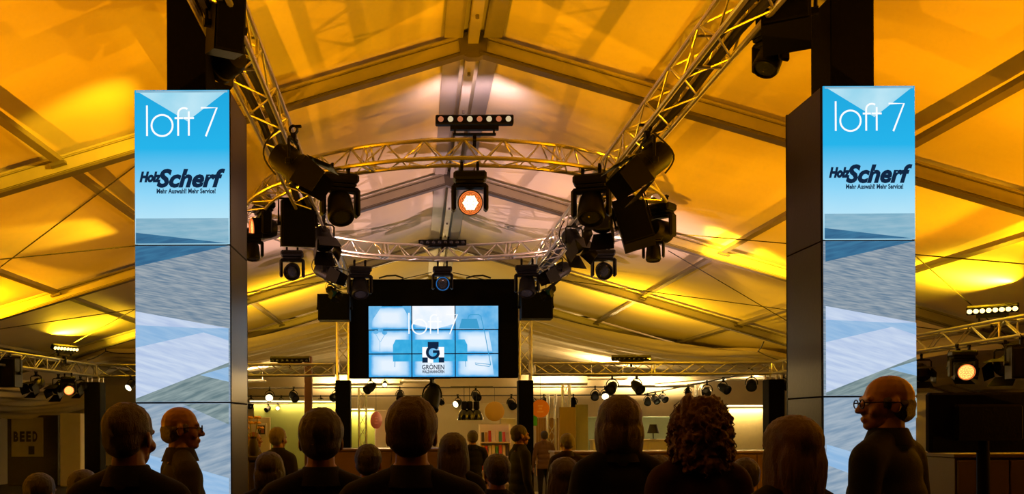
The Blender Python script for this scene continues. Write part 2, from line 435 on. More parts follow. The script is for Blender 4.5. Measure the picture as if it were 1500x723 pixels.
E_NAVY = emit('picture_navy', (.006, .020, .055), 1.)
E_WOODT = emit('picture_floor_pale', (.20, .42, .56), 1., (.30, .50, .62), 5., (1, 1, 7), .05)
E_DBLUE = emit('picture_floor_blue', (.035, .125, .25), 1., (.05, .19, .34), 5., (1, 1, 8), .2)
E_WOOD = emit('picture_wood_grain', (.135, .215, .31), 1., (.35, .40, .44), 7., (1, 1, 12), -.18, 6)
E_WOODP = emit('picture_wood_pale', (.44, .55, .78), 1., (.60, .70, .86), 3.5, (1, 1, 10), -.3, 5)
E_WOODB = emit('picture_wood_blue', (.26, .46, .72), 1., (.36, .54, .76), 4., (1, 1, 10), -.3, 5)
E_WOODD = emit('picture_wood_dim', (.13, .20, .22), 1., (.30, .38, .38), 5., (1, 1, 9), .35, 5)
E_WOODL = emit('picture_wood_low', (.20, .30, .42), 1., (.38, .46, .54), 4., (1, 1, 8), .3, 5)
def video_tower(label, x0, x1, ytop, ys, post, side):
    """x0,x1 front edges, post = (xa, xb) of the black post above"""
    Y = 6.25; k = Y/F; c = P((x0+x1)/2, 620, Y); wd = (x1-x0)*k; top = Z0+(620-ytop)*k+.004
    t = thing('video_tower', label, 'video tower', (c.x, Y, 0), 0, 'video towers'); dp = .62
    hz_ = [ytop, ys[0], ys[1], ys[1]+228]; org = ((x0+x1)/2, 620+Z0/k)
    zz = [Z0+(620-q)*k for q in hz_]
    # housing: two sides, back, top, plinth
    for sx in (-1, 1):
        for i in range(3):
            MB().bbox((sx*(wd/2-.012), dp/2+.01, (zz[i]+zz[i+1])/2), (.024, dp, zz[i]-zz[i+1]-.006), .004).build('side_panel', M_SIDE, t)
    MB().box((0, dp, top/2), (wd, .02, top)).build('back_panel', M_SIDE, t)
    MB().box((0, dp/2+.02, top-.01), (wd-.05, dp-.04, .02)).build('top_panel', M_SIDE, t)
    MB().bbox((0, dp/2+.01, zz[3]/2-.004), (wd, dp, zz[3]-.008), .008).build('plinth', M_BLACKM, t)
    a, b = P(post[0], 100, 6.62), P(post[1], 100, 6.62); pw = b.x-a.x; zt = zr(max(a.x, b.x, key=lambda q: abs(q-XC)))-.01
    MB().bbox(((a.x+b.x)/2-c.x, 6.62+pw/2-Y, (top+zt)/2), (pw, pw, zt-top), .008).build('black_mast', M_BLACKM, t)
    for i in range(3):
        zc = (zz[i]+zz[i+1])/2; hh = zz[i]-zz[i+1]-.012
        pm = [emit('picture_top_'+side, (1, 1, 1), 1., (.93, .97, 1.0), 2., axis=(2, -hh/2, hh/2),
                   stops=[(0, (.36, .62, .75)), (.16, (.50, .80, .94)), (.33, (.30, .70, .94)), (.62, (.02, .46, .83)), (1, (.015, .40, .74))]), E_WOOD, E_WOODL][i]
        sc_ = MB().box((0, .014, 0), (wd-.008, .02, hh)).build('screen_panel', pm, t, (0, 0, zc))
        MB().box((0, .02, 0), (wd, .02, hh+.011)).build('bezel', M_BLACKM, sc_, (0, .008, 0))
    s = Screen(t, org, k, .0035)
    X = lambda u: x0+u*(x1-x0)/138.; Yv = lambda v: ytop+v*(ys[0]-ytop)/228.; Y2 = lambda v: ys[0]+v*(ys[1]-ys[0])/230.
    Q = lambda *pts: [(X(a), Yv(b)) for a, b in pts]; Q2 = lambda *pts: [(X(a), Y2(b)) for a, b in pts]
    s.poly('sky_facet', Q((3, 2), (135, 2), (77, 47)), E_PALE)
    s.poly('sky_facet', Q((3, 2), (135, 2), (135, 5), (3, 5)), E_WOODT)
    s.poly('floor_facet', Q((2, 189), (136, 189), (136, 226), (2, 226)), E_WOODT)
    s.poly('floor_facet', Q((2, 210), (136, 226), (2, 226)), E_DBLUE)
    loft7(s, X(18), Yv(24), (x1-x0)/138., E_WHITE)
    s.text('logo_small_word', 'Holz', X(8), Yv(121), X(41), Yv(137), E_NAVY, .28, .065)
    s.text('logo_word', 'Scherf', X(33), Yv(117), X(132), Yv(145), E_NAVY, .30, .042)
    s.text('logo_tagline', 'Mehr Auswahl! Mehr Service!', X(33), Yv(146), X(118), Yv(153.5), E_NAVY, 0, .035)
    s.poly('floor_facet', Q2((2, 2), (136, 2), (2, 32)), E_DBLUE)
    s.poly('plank_facet', Q2((2, 97), (136, 122), (136, 172), (2, 224)), E_WOODP)
    s.poly('plank_facet', Q2((2, 117), (100, 122), (136, 122), (136, 140), (100, 128), (2, 150)), E_WOODB)
    s.poly('plank_facet', Q2((2, 224), (136, 172), (136, 228), (2, 228)), E_WOODD)
    s.poly('plank_facet', Q2((95, 190), (136, 200), (136, 178)), E_WOODB)
    s.poly('plank_facet', Q2((70, 232), (136, 232), (136, 262)), E_WOODD)
    s.poly('plank_facet', Q2((2, 300), (136, 340), (136, 380), (2, 330)), E_WOODB)
    return t
video_tower('tall left video tower with blue screens and black mast', 198, 338, 129, (357, 588), (244, 302), 'a')
video_tower('tall right video tower with blue screens and black mast', 1207, 1343, 127, (354, 583), (1217, 1281), 'b')

# video wall
YW = 19.35; kw = YW/F
vw = thing('video_wall', 'wide black video wall of nine bright blue screens between trusses', 'video wall', (P(635.5, 620, YW).x, YW, 0))
W2 = lambda px, py: ((px-635.5)*kw, Z0+(620-py)*kw)
a, b = W2(512, 408), W2(760, 553)
MB().bbox(((a[0]+b[0])/2, .16, (a[1]+b[1])/2), (b[0]-a[0], .2, a[1]-b[1]), .01).build('frame', M_BLACKM, vw)
xs = [540, 603.7, 667.3, 731]; ysv = [447.5, 482.7, 517.8, 553-.8]
def panel_picture():
    m = bpy.data.materials.new('wall_picture'); nt, N, L = nodes_of(m)
    for x in list(N): N.remove(x)
    out = N.new('ShaderNodeOutputMaterial'); e = N.new('ShaderNodeEmission'); L.new(e.outputs[0], out.inputs[0])
    tc = N.new('ShaderNodeTexCoord'); mp = N.new('ShaderNodeMapping'); mp.inputs['Scale'].default_value = (2.05, 0, 3.75); L.new(tc.outputs['Object'], mp.inputs[0])
    ab = N.new('ShaderNodeVectorMath'); ab.operation = 'ABSOLUTE'; L.new(mp.outputs[0], ab.inputs[0]); sp = N.new('ShaderNodeSeparateXYZ'); L.new(ab.outputs[0], sp.inputs[0])
    ln = N.new('ShaderNodeMath'); ln.operation = 'SMOOTH_MAX'; ln.inputs[2].default_value = .35; L.new(sp.outputs[0], ln.inputs[0]); L.new(sp.outputs[2], ln.inputs[1])
    ns = N.new('ShaderNodeTexNoise'); ns.inputs['Scale'].default_value = 6; ns.inputs['Detail'].default_value = 5; L.new(tc.outputs['Object'], ns.inputs['Vector'])
    ad = N.new('ShaderNodeMath'); ad.operation = 'MULTIPLY_ADD'; L.new(ns.outputs[0], ad.inputs[0]); ad.inputs[1].default_value = .16; L.new(ln.outputs['Value'], ad.inputs[2])
    rp_ = N.new('ShaderNodeValToRGB'); L.new(ad.outputs[0], rp_.inputs[0]); el = rp_.color_ramp.elements
    el[0].position = .45; el[0].color = (.80, .90, 1., 1); el[1].position = 1.12; el[1].color = (.05, .40, .82, 1); q = el.new(.82); q.color = (.50, .74, .97, 1)
    L.new(rp_.outputs[0], e.inputs[0]); return m
E_SCR = panel_picture()
for j in range(3):
    for i in range(3):
        p, q = W2(xs[i]+.75, ysv[j]+.75), W2(xs[i+1]-.75, ysv[j+1]-.75)
        cx, cz = (p[0]+q[0])/2, (p[1]+q[1])/2
        sc_ = MB().box((0, .03, 0), (q[0]-p[0], .05, p[1]-q[1])).build('screen', E_SCR, vw, (cx, 0, cz))
        MB().box((0, .045, 0), (q[0]-p[0]+.013, .05, p[1]-q[1]+.02)).build('bezel', mat('blue_bezel', (.008, .03, .07), .4), sc_)
s = Screen(vw, (635.5, 620+Z0/kw), kw, .004)
E_SOFA = emit('picture_sofa_blue', (.03, .38, .72), 1., (.06, .46, .80), 6.)
E_LAMPB = emit('picture_lamp_blue', (.05, .34, .62), 1.)
E_PALEW = emit('picture_wall_white', (.80, .90, 1.), 1., (.95, .97, 1.), 3.)
E_MIDB = emit('picture_mid_blue', (.08, .40, .76), 1., (.24, .56, .86), 3.)
cut = lambda i, j: None
# screen corners darker blue content, split per panel so that joints stay visible
s.poly('picture_sky', [(604.5, 448), (666.5, 448), (666.5, 474), (637, 482), (604.5, 474)], E_PALEW)
for pts in ([(668, 448), (730.5, 448), (730.5, 482), (668, 482)], [(716, 483.8), (730, 483.8), (730, 517), (722, 517)], [(720, 519), (730, 519), (730, 551), (724, 551)],
            [(540.6, 448), (560, 448), (545, 470), (545, 482), (540.6, 482)], [(590, 448), (603, 448), (603, 470)]):
    s.poly('picture_wall', pts, E_MIDB)
for x0, x1 in ((576, 603), (604.5, 666.6), (668, 685)):
    s.poly('picture_sofa', [(x0, 499 if x0 != 576 else 505), (min(x0+4, x1), 497), (x1-4, 497), (x1, 499 if x1 != 685 else 505), (x1, 517), (x0, 517)], E_SOFA)
    s.poly('picture_sofa', [(x0, 518.6), (x1, 518.6), (x1, 529), (x0, 529)], E_SOFA)
s.stroke('picture_sofa_leg', [[(579, 529), (578.6, 537)], [(682, 529), (682.6, 537)]], .9, E_LAMPB)
s.poly('picture_lamp_shade', [(677, 467), (699, 467), (703, 481), (673, 481)], E_LAMPB)
s.stroke('picture_lamp_arm', [[(686, 467), (687, 462.5), (690, 461), (702, 461), (705, 463), (711, 490), (719, 534)]], 1.1, E_LAMPB)
s.stroke('picture_lamp_foot', [[(719, 534), (696, 531.5), (697, 534), (717, 537), (719, 534)]], .9, E_LAMPB)
for cx, cy in ((551, 486), (558, 483), (564, 487)): s.poly('picture_flower', [(cx+4*math.cos(t*math.pi/5), cy+3*math.sin(t*math.pi/5)) for t in range(10)], E_MIDB)
s.stroke('picture_stem', [[(551, 489), (557, 500), (557, 514)], [(564, 490), (558, 500)]], .7, E_MIDB)
loft7(s, 599, 458, .70, E_WHITE)
# emblem: chequered square with a round letter G
cells = 'bnnb', 'wnnw', 'wnbw', 'nwbn'
for j in range(4):
    for i in range(4):
        cc = {'b': E_SOFA, 'n': E_NAVY, 'w': E_WHITE}[cells[j][i]]
        if cells[j][i] == 'n' and j in (1, 2): cc = E_MIDB
        s.poly('emblem_tile', [(619+i*8, 500.6+j*7.6), (627+i*8, 500.6+j*7.6), (627+i*8, 508.2+j*7.6), (619+i*8, 508.2+j*7.6)], cc)
s.stroke('emblem_letter', [[(634.5+8.2*math.cos(R(t)), 516-8.2*math.sin(R(t))) for t in range(38, 351, 12)]+[(643.5, 515), (634.5, 515)]], 4.2, E_NAVY)
s.text('emblem_name', 'GRÖNEN', 618.5, 532.5, 651, 541, E_NAVY, 0, .02)
s.text('emblem_place', 'WALZHANNHOFEN', 618.5, 542, 651, 546.6, E_NAVY, 0, .03)

# ------------------------------------------------------------------ lamps and loudspeakers
def U_pts(w, h, z0, n=5):       # bracket: up one side, across the top, down the other
    return [(-w, 0, z0-h), (-w, 0, z0-.03), (-w+.03, 0, z0), (w-.03, 0, z0), (w, 0, z0-.03), (w, 0, z0-h)]
CACHE = {}
def cached(key, fn):
    if key not in CACHE: CACHE[key] = fn()
    return CACHE[key]
def az_of(d): return math.atan2(d[1], d[0])-math.pi/2     # yaw that turns local +Y to the aim
def clamp_mesh():
    return cached('clamp', lambda: MB().lathe([(.034, -.02), (.045, -.02), (.045, .02), (.034, .02)], 10, Matrix.Rotation(R(90), 4, 'Y'), False, False).box((0, 0, -.07), (.04, .05, .07)).box((0, .045, .03), (.03, .06, .02)).mesh('clamp', M_BLACK))
def moving_head(label, hang, aim, s=.85, lit=None, group='moving head lamps', power=0, name='moving_head_lamp', lc=(1, .55, .2), ls=60):
    """hang = point on the truss chord, aim = direction of the beam"""
    aim = Vector(aim).normalized(); t = thing(name, label, 'stage lamp', hang, az_of(aim) if abs(aim.x)+abs(aim.y) > .1 else 0, group); t.scale = (s, s, s)
    for x in (-.11, .11): put('clamp', clamp_mesh(), t, (x, 0, 0))
    put('base', cached('mh_base', lambda: MB().bbox((0, 0, -.155), (.46, .30, .12), .03).bbox((0, 0, -.235), (.40, .24, .05), .02).box((0, -.155, -.15), (.12, .012, .05)).mesh('base', M_BLACK)), t)
    put('yoke', cached('mh_yoke', lambda: MB().bbox((0, 0, -.285), (.48, .16, .06), .02).bbox((-.225, 0, -.45), (.065, .17, .36), .025).bbox((.225, 0, -.45), (.065, .17, .36), .025).mesh('yoke', M_BLACK)), t)
    el = math.atan2(aim.z, math.hypot(aim.x, aim.y))          # pitch of the head about the yoke axis
    q = Euler((R(-90)+el, 0, 0)).to_quaternion() if True else None
    h = put('head', cached('mh_head', lambda: MB().lathe([(.06, -.22), (.12, -.20), (.155, -.12), (.165, 0), (.17, .10), (.175, .17), (.165, .19), (.14, .19)], 24, None, True, False).mesh('head', M_BLACK, 40)), t, (0, 0, -.50), q)
    fins = cached('mh_fin', lambda: [MB().lathe([(.150, z), (.170, z+.006), (.150, z+.012)], 20, None, False, False) for z in (-.14, -.10, -.06)])
    lm = {'hot': E_CORE, 'orange': E_HOTO, None: M_LENS, 'blue': M_LENS}[lit]
    ln = put('lens', cached(('mh_lens', lit), lambda: (MB().lathe([(.001, .197), (.06, .195), (.108, .190)], 6, None, True, False) if lit == 'hot' else MB().lathe([(.001, .195), (.05, .193), (.10, .187), (.14, .175)], 24, None, True, False)).mesh('lens', lm)), h)
    rim = put('lens_ring', cached(('mh_ring', lit), lambda: MB().lathe([(.085 if lit == 'hot' else .140, .178), (.142, .178), (.146, .205), (.158, .205), (.160, .18)], 24, None, False, False).mesh('lens_ring', E_RIM if lit in ('hot', 'orange') else (E_RIMB if lit == 'blue' else M_BLACK))), h)
    if lit in ('hot', 'orange'):
        def cells():
            m_ = MB()
            for ring_, cnt in ((0, 1), (.052, 6), (.103, 12)):
                for k_ in range(cnt):
                    a_ = 2*math.pi*k_/cnt; m_.lathe([(.021, .200-ring_*.08), (.026, .200-ring_*.08)], 6, Matrix.Translation((ring_*math.cos(a_), ring_*math.sin(a_), 0)), False, False)
            return m_.mesh('led_cells', M_BLACK)
        put('led_cells', cached('cells', cells), h)
    if power: light('lamp_light', 'SPOT', Vector((0, 0, .24)), (0, 0, 1), power, lc, h, spot_size=R(ls), spot_blend=.6, shadow_soft_size=.1)
    return t
def flood(label, hang, aim, s=1., group='barn door floodlights', power=0, blue=False, drop=.26):
    """theatre lamp with four barn doors in a U bracket"""
    aim = Vector(aim).normalized(); t = thing('barn_door_lamp', label, 'stage lamp', hang, az_of(aim), group); t.scale = (s, s, s)
    put('clamp', clamp_mesh(), t)
    put('bracket', cached('fl_br', lambda: MB().tube(U_pts(.165, .24, -.11), .014, 6).box((0, 0, -.10), (.10, .06, .03)).bbox((.178, 0, -.35), (.04, .06, .06), .01).bbox((-.178, 0, -.35), (.04, .06, .06), .01).mesh('bracket', M_BLACK)), t)
    el = math.atan2(aim.z, math.hypot(aim.x, aim.y)); q = Euler((R(-90)+el, 0, 0)).to_quaternion()
    h = put('housing', cached('fl_h', lambda: MB().lathe([(.05, -.24), (.11, -.22), (.135, -.16), (.135, .02), (.15, .03), (.15, .10), (.135, .10)], 20, None, True, False).bbox((0, -.12, -.10), (.10, .06, .14), .02).mesh('housing', M_BLACK, 40)), t, (0, 0, -.35), q)
    put('lens', cached(('fl_l', blue), lambda: MB().lathe([(.001, .10), (.07, .095), (.135, .085)], 20, None, True, False).mesh('lens', M_LENSB if blue else M_LENS)), h)
    for k in range(4):
        big = k % 2 == 0
        me = cached(('fl_d', big), lambda: MB().add([(-.14, .145, .10), (.14, .145, .10), (.17 if big else .11, .190, .36), (-.17 if big else -.11, .190, .36), (-.14, .149, .098), (.14, .149, .098), (.17 if big else .11, .194, .358), (-.17 if big else -.11, .194, .358)], [(0, 1, 2, 3), (7, 6, 5, 4), (0, 4, 5, 1), (1, 5, 6, 2), (2, 6, 7, 3), (3, 7, 4, 0)]).mesh('barn_door', M_BLACK))
        put('barn_door', me, h, (0, 0, 0), (0, 0, k*math.pi/2))
    if power: light('lamp_light', 'SPOT', (0, 0, .20), (0, 0, 1), power, (1, .48, .008), h, spot_size=R(40), spot_blend=.7, shadow_soft_size=.05)
    put('cable', cached('fl_c', lambda: MB().tube([(.05-.05*math.cos(k*.35), -.18-.14*math.sin(k*.35)+.02*k*.4, -.42+.42*k/9) for k in range(10)], .009, 5).mesh('cable', M_RUBBER)), t)
    return t
def spot(label, hang, aim, s=1., lit=False, group='small spots of the back hall', power=0, color=WARM):
    """small can in a round bracket"""
    aim = Vector(aim).normalized(); t = thing('spot_lamp', label, 'spotlight', hang, az_of(aim), group); t.scale = (s, s, s)
    put('clamp', clamp_mesh(), t)
    put('bracket', cached('sp_br', lambda: MB().tube([(.15*math.cos(R(a)), 0, -.25+.17*math.sin(R(a))) for a in range(-10, 191, 20)], .013, 6).box((0, 0, -.085), (.07, .05, .03)).mesh('bracket', M_BLACK)), t)
    el = math.atan2(aim.z, math.hypot(aim.x, aim.y)); q = Euler((R(-90)+el, 0, 0)).to_quaternion()
    h = put('can', cached('sp_h', lambda: MB().lathe([(.04, -.20), (.075, -.18), (.10, -.10), (.125, -.02), (.125, .16), (.135, .165), (.135, .185), (.12, .185)], 16, None, True, False).mesh('can', M_BLACK, 40)), t, (0, 0, -.27), q)
    put('lens', cached(('sp_l', lit), lambda: MB().lathe([(.001, .165), (.12, .155)], 16, None, True, False).mesh('lens', E_SPOT if lit else M_LENS)), h)
    if power: light('lamp_light', 'SPOT', (0, 0, .22), (0, 0, 1), power, color, h, spot_size=R(85), spot_blend=.8, shadow_soft_size=.1)
    return t
def speaker(label, hang, yaw, tilt, size=(.42, .36, .66), s=1., group='hanging loudspeakers'):
    t = thing('loudspeaker', label, 'loudspeaker', hang, yaw, group); w_, d_, h_ = [q*s for q in size]
    put('clamp', clamp_mesh(), t)
    MB().tube([(-w_/2-.03, 0, -.12-h_*.55), (-w_/2-.03, 0, -.10), (w_/2+.03, 0, -.10), (w_/2+.03, 0, -.12-h_*.55)], .016, 6).build('bracket', M_BLACK, t)
    q = Euler((tilt, 0, 0)).to_quaternion()
    c = MB().prism([(-w_/2, -h_/2), (w_/2, -h_/2), (w_/2, h_/2), (-w_/2, h_/2)], -d_/2, d_/2).build('cabinet', M_BLACK, t, (0, 0, -.14-h_/2), q)
    MB().bbox((0, -d_/2-.012, 0), (w_*.92, .022, h_*.95), .008).build('grille', M_GRILLE, c)
    MB().box((0, 0, h_/2+.008), (w_*.9, d_*.6, .016)).build('rail', M_BLACKM, c)
    for sx in (-1, 1): MB().cyl((sx*w_/2, 0, 0), (sx*(w_/2+.05), 0, 0), .03, None, 10).build('knob', M_BLACK, c)
    return t
def led_bar(label, loc, yaw, pitch, L=1., lit=None, group='LED batten lights', power=0, color=YELLOW, updir=(0, 0, 1), stand=.17):
    """row of eight LEDs in a black bar on a bracket; loc = foot on the truss"""
    t = thing('led_bar', label, 'LED bar', loc, yaw, group)
    MB().box((0, 0, stand*.3), (L*.55, .05, .02)).box((-L*.25, 0, stand*.55), (.02, .04, stand*.55)).box((L*.25, 0, stand*.55), (.02, .04, stand*.55)).box((0, 0, stand*.75), (L*.62, .06, .05)).build('bracket', M_BLACK, t)
    put('clamp', clamp_mesh(), t, (0, 0, 0))
    h = MB().bbox((0, 0, 0), (L, .10, .115), .012).build('housing', M_BLACK, t, (0, 0, stand+.05), (pitch, 0, 0))
    for i in range(8):
        x = (i-3.5)*L/8.1
        m_ = E_LED if lit == 'on' else ((E_DIMW if i % 2 else E_DIMP) if lit == 'dim' else M_LENS)
        put('led_lens', cached(('led', lit if lit != 'dim' else (lit, i % 2)), lambda: MB().lathe([(.034, .0), (.033, .006), (.001, .012)], 12, Matrix.Rotation(R(90), 4, 'X'), False, False).mesh('led_lens', m_)), h, (x, -.0505, .0))
    if power:
        l = light('led_light', 'AREA', Vector(loc)+Vector((0, 0, stand+.16)), updir, power, color, None, shape='RECTANGLE', size=L, size_y=.05, spread=R(170))
        l.parent = t; l.matrix_parent_inverse = Matrix.Identity(4)
        d = Matrix.Rotation(-yaw, 4, 'Z') @ Vector(updir); l.location = (0, 0, stand+.16)
        zq = -d.normalized(); xq = Vector((1, 0, 0)); xq = (xq-zq*xq.dot(zq)).normalized(); yq = zq.cross(xq)
        l.rotation_quaternion = Matrix((xq, yq, zq)).transposed().to_quaternion()
    return t

# --- ring fixtures
ZB = RC.z-.03
moving_head('glowing moving head lamp at the front of the ring', P(688, 243, 10.24), (-.02, -1, -.33), .86, 'hot', power=60)
moving_head('large unlit moving head lamp, front left of the ring', P(498, 246, 10.55), (.15, -.5, -1), .95)
moving_head('large unlit moving head lamp, front right of the ring', P(866, 247, 10.6), (-.15, -.5, -1), .95)
moving_head('glowing orange moving head lamp at the left end of ring', P(386, 289, 12.7), (-1, -.42, -.09), .92, 'orange', power=1900, lc=(1, .50, .01), ls=27)
moving_head('glowing orange moving head lamp at the right end of ring', P(966, 291, 12.4), (1, .95, -.07), .92, 'orange', power=3000, lc=(1, .48, .01), ls=30)
moving_head('dark moving head lamp below the orange one, left', P(370, 337, 12.6), (.05, -.15, -1), .62, None)
moving_head('dark moving head lamp below the orange one, right', P(957, 338, 12.4), (-.05, -.15, -1), .62, None)
moving_head('round dark moving head lamp under left rear of ring', P(428, 361, 14.9), (.1, -1, -.35), .85)
moving_head('round dark moving head lamp under right rear of ring', P(884, 360, 14.9), (-.1, -1, -.35), .85)
moving_head('moving head lamp with blue lens rim above the video wall', P(648, 385, 16.4), (0, -1, -.15), .8, 'blue')
moving_head('dark moving head lamp at top left corner of video wall', P(527, 384, 16.4), (.1, -.5, -1), .95)
moving_head('dark moving head lamp at top right corner of video wall', P(772, 382, 16.4), (-.1, -.5, -1), .95)
flood('big barn door lamp hanging where left truss meets ring', P(430, 190, 8.83), (.85, -.12, -.62), 1.08)
flood('big barn door lamp hanging where right truss meets ring', P(948, 188, 8.8), (-.85, -.12, -.68), 1.08)
flood('barn door lamp inside the ring beside left loudspeaker', P(474, 318, 13.0), (.25, -.6, -.8), 1.0)
flood('barn door lamp inside the ring beside right loudspeaker', P(841, 322, 13.0), (.35, -.6, -.8), 1.0)
flood('barn door lamp on left truss just behind the ring', P(478, 372, 16.0), (.9, -.3, -.45), .98)
flood('barn door lamp on right truss just behind the ring', P(818, 371, 16.0), (-.9, -.3, -.5), .98)
flood('barn door lamp in the shade right of right loudspeaker', P(882, 285, 12.2), (-.3, -.6, -1), 1.05)
flood('small barn door lamp with blue glass near left box', P(486, 412, 17.6), (.6, -.7, -.6), .62, blue=True)
flood('small barn door lamp with blue glass near right box', P(806, 410, 17.6), (-.6, -.7, -.6), .62, blue=True)
speaker('tall black loudspeaker inside left half of the ring', P(436, 281, 12.2), R(12), R(10), (.48, .36, .64))
speaker('tall black loudspeaker inside right half of the ring', P(915, 280, 12.2), R(-14), R(-10), (.44, .36, .68)).rotation_euler = (0, R(-15), R(-14))
speaker('wide black loudspeaker box at left edge of video wall', P(490, 424, 18.6), 0, 0, (.68, .4, .54))
speaker('wide black loudspeaker box at right edge of video wall', P(785, 422, 18.6), 0, 0, (.68, .4, .54))
speaker('black loudspeaker at top edge beside the left mast', P(330, -26, 6.3), R(28), R(12), (.22, .26, .38))
speaker('black loudspeaker at top edge beside the right mast', P(1152, -42, 6.5), R(-25), R(-18), (.34, .34, .40))
flood('barn door lamp hanging close beside the left mast', P(330, 45, 6.9), (-.85, .85, -.10), .8, power=800)
moving_head('dark spotlight with handle hanging beside the right mast', P(1128, 28, 6.9), (-.45, -.2, -.9), .62, None)
led_bar('LED bar on front of ring with peach and cream lenses', P(695, 203, 10.3), 0, R(0), .94, 'dim', power=8, color=PINK, updir=(0, .8, .6))
led_bar('dark LED bar on the back of the ring', P(648, 361, 16.4), 0, 0, .92, None, stand=.02)
led_bar('small tilted LED bar at right end of the ring', P(972, 286, 12.6), R(25), R(0), .42, None, stand=.06)
def side_pt(px, side, dx=0., dz=-.15):
    a, b = ((cl, Vector((cl.x-.3, 12.2, hz-.05))) if side < 0 else (cr_, Vector((cr_.x-.15, 9.0, hz+.02))))
    lo, hi = 0., 1.6
    for _ in range(40):
        m_ = (lo+hi)/2; p = a.lerp(b, m_); q = VX+(p.x+dx)/p.y*F
        if (q-px)*side < 0: lo = m_
        else: hi = m_
    p = a.lerp(b, lo); return Vector((p.x+dx, p.y, p.z+dz))
# --- low truss fixtures
led_bar('glowing LED bar on the low left side truss', Vector((cl.x+.1, 17.6, hz+.14)), R(62), R(28), .62, 'on', power=200, color=YELLOW, updir=(.75, -.1, .6))
led_bar('glowing LED bar on the low right side truss', Vector((cr_.x+.02, 12.1, hz+.14)), R(-38), R(24), .62, 'on', power=170, color=YELLOW, updir=(-.75, .1, .6))
moving_head('glowing orange moving head lamp under the left side truss', side_pt(100, -1, .125), (.6, -1, -.45), .62, 'orange')
moving_head('glowing orange moving head lamp under the right side truss', side_pt(1411, 1, -.125), (-.25, -1, -.22), .72, 'orange')
flood('left floodlight of three under the low left truss', side_pt(53, -1, -.125), (-.3, -1, -.5), .78)
flood('middle floodlight of three under the low left truss', side_pt(86, -1, -.125), (-.2, -1, -.7), .82)
flood('right floodlight of three under the low left truss', side_pt(118, -1, -.125), (-.3, -1, -.5), .72)
speaker('black box hanging at the far left picture edge', side_pt(14, -1, .125, .13), 0, 0, (.34, .3, .5))
flood('floodlight half hidden by the right video tower edge', side_pt(1350, 1, .125), (-.4, -1, -.4), .85)
flood('floodlight with barn doors under the right low truss', side_pt(1404, 1, .125), (-.15, -1, -.4), .82)
flood('tilted floodlight at right under the low truss', side_pt(1475, 1, .125), (-.85, -.6, -.45), .92)
speaker('black box hanging at the far right picture edge', side_pt(1497, 1, -.125), R(-20), 0, (.30, .3, .4))

# --- LED battens added out of view on the side trusses to light the roof
for i, (x, y, pw, c, d) in enumerate(((cl.x, 13.2, 230, AMBER, (.70, -.05, .62)), (cr_.x, 9.6, 200, AMBER, (-.70, 0, .62)))):
    led_bar('added glowing LED bar beyond the picture edge on the '+('left', 'right')[i]+' side truss', Vector((x, y, hz+.14)), R(90 if x < 0 else -90), R(30), .9, 'on', 'LED batten lights', pw, c, d)
# --- unseen floor wash lights, added along sides and behind crowd to colour the roof
def added_wash(label, x, y, aim, power, color, size=100, soft=.06):
    t = thing('added_wash_lamp', label, 'stage lamp', (x, y, 0), az_of(Vector(aim)) if abs(aim[0])+abs(aim[1]) > .05 else 0, 'added floor wash lights')
    put('bracket', cached('fw_b', lambda: MB().tube([(-.17, 0, .24), (-.17, 0, .02), (.17, 0, .02), (.17, 0, .24)], .014, 6).box((0, 0, .01), (.3, .24, .02)).mesh('bracket', M_BLACK)), t)
    av = Vector(aim).normalized(); el = math.atan2(av.z, math.hypot(av.x, av.y))
    h = put('can', cached('fw_c', lambda: MB().lathe([(.06, -.12), (.13, -.10), (.15, .0), (.15, .10), (.135, .10)], 20, None, True, False).mesh('can', M_BLACK)), t, (0, 0, .24), (R(-90)+el, 0, 0))
    put('lens', cached('fw_l%s' % (color,), lambda: MB().lathe([(.001, .09), (.135, .08)], 20, None, True, False).mesh('lens', emit('added_wash_lens_%.2f' % color[1], color, 4.))), h)
    light('added_wash_light', 'SPOT', (0, 0, .13), (0, 0, 1), power, color, h, spot_size=R(size), spot_blend=.7, shadow_soft_size=soft)
for nm, sgn, pws in (('left', -1, (2600, 850, 420, 0)), ('right', 1, (2600, 1200, 350, 300))):
    for wh, y, pw, c in zip(('nearest the camera', 'beside the video tower', 'halfway along', 'beside the low truss corner'), (4.6, 8.6, 12.6, 16.8), pws, ((1, .33, .0006), (1, .34, .0006), (1, .36, .001), (1, .46, .002))):
        if pw: added_wash('added floor wash light at the %s wall, %s' % (nm, wh), XC+sgn*8.4, y, (-sgn*(1.7 if y == 12.6 else .92), 0, 1), pw*1.1, c, 82, .04)
added_wash('added pinkish floor wash light at the left wall beside the ring', XC-8.6, 14.0, (-(-8.6), 0.75, 5.5), 3100, (1, .57, .55), 36, .03)
added_wash('added pinkish floor wash light at the right wall beside the ring', XC+8.6, 14.0, (-8.6, 0.75, 5.5), 3100, (1, .57, .55), 36, .03)
added_wash('added orange floor wash light behind the crowd, aimed right', XC+1.2, 11.6, (.62, .12, 1), 620, (1, .36, .001), 62)
added_wash('added amber floor wash light behind the crowd, near', XC, 7.4, (0, .05, 1), 330, (1, .44, .004), 80)
led_bar('dark LED bar lying on the low truss right of video wall', Vector((P(925, 620, RIG).x, RIG, hz+.15)), 0, R(40), .9, None, stand=.05, power=230, color=(1, .50, .01), updir=(.35, .2, .9))  # lenses stay dark; its light is added to brighten the rear roof
led_bar('added dark LED bar lying on the low truss left of video wall', Vector((P(425, 620, RIG).x, RIG, hz+.15)), 0, R(40), .9, None, stand=.05, power=130, color=(1, .50, .01), updir=(0, .45, .9))  # bar and its light added to brighten the rear roof and drape

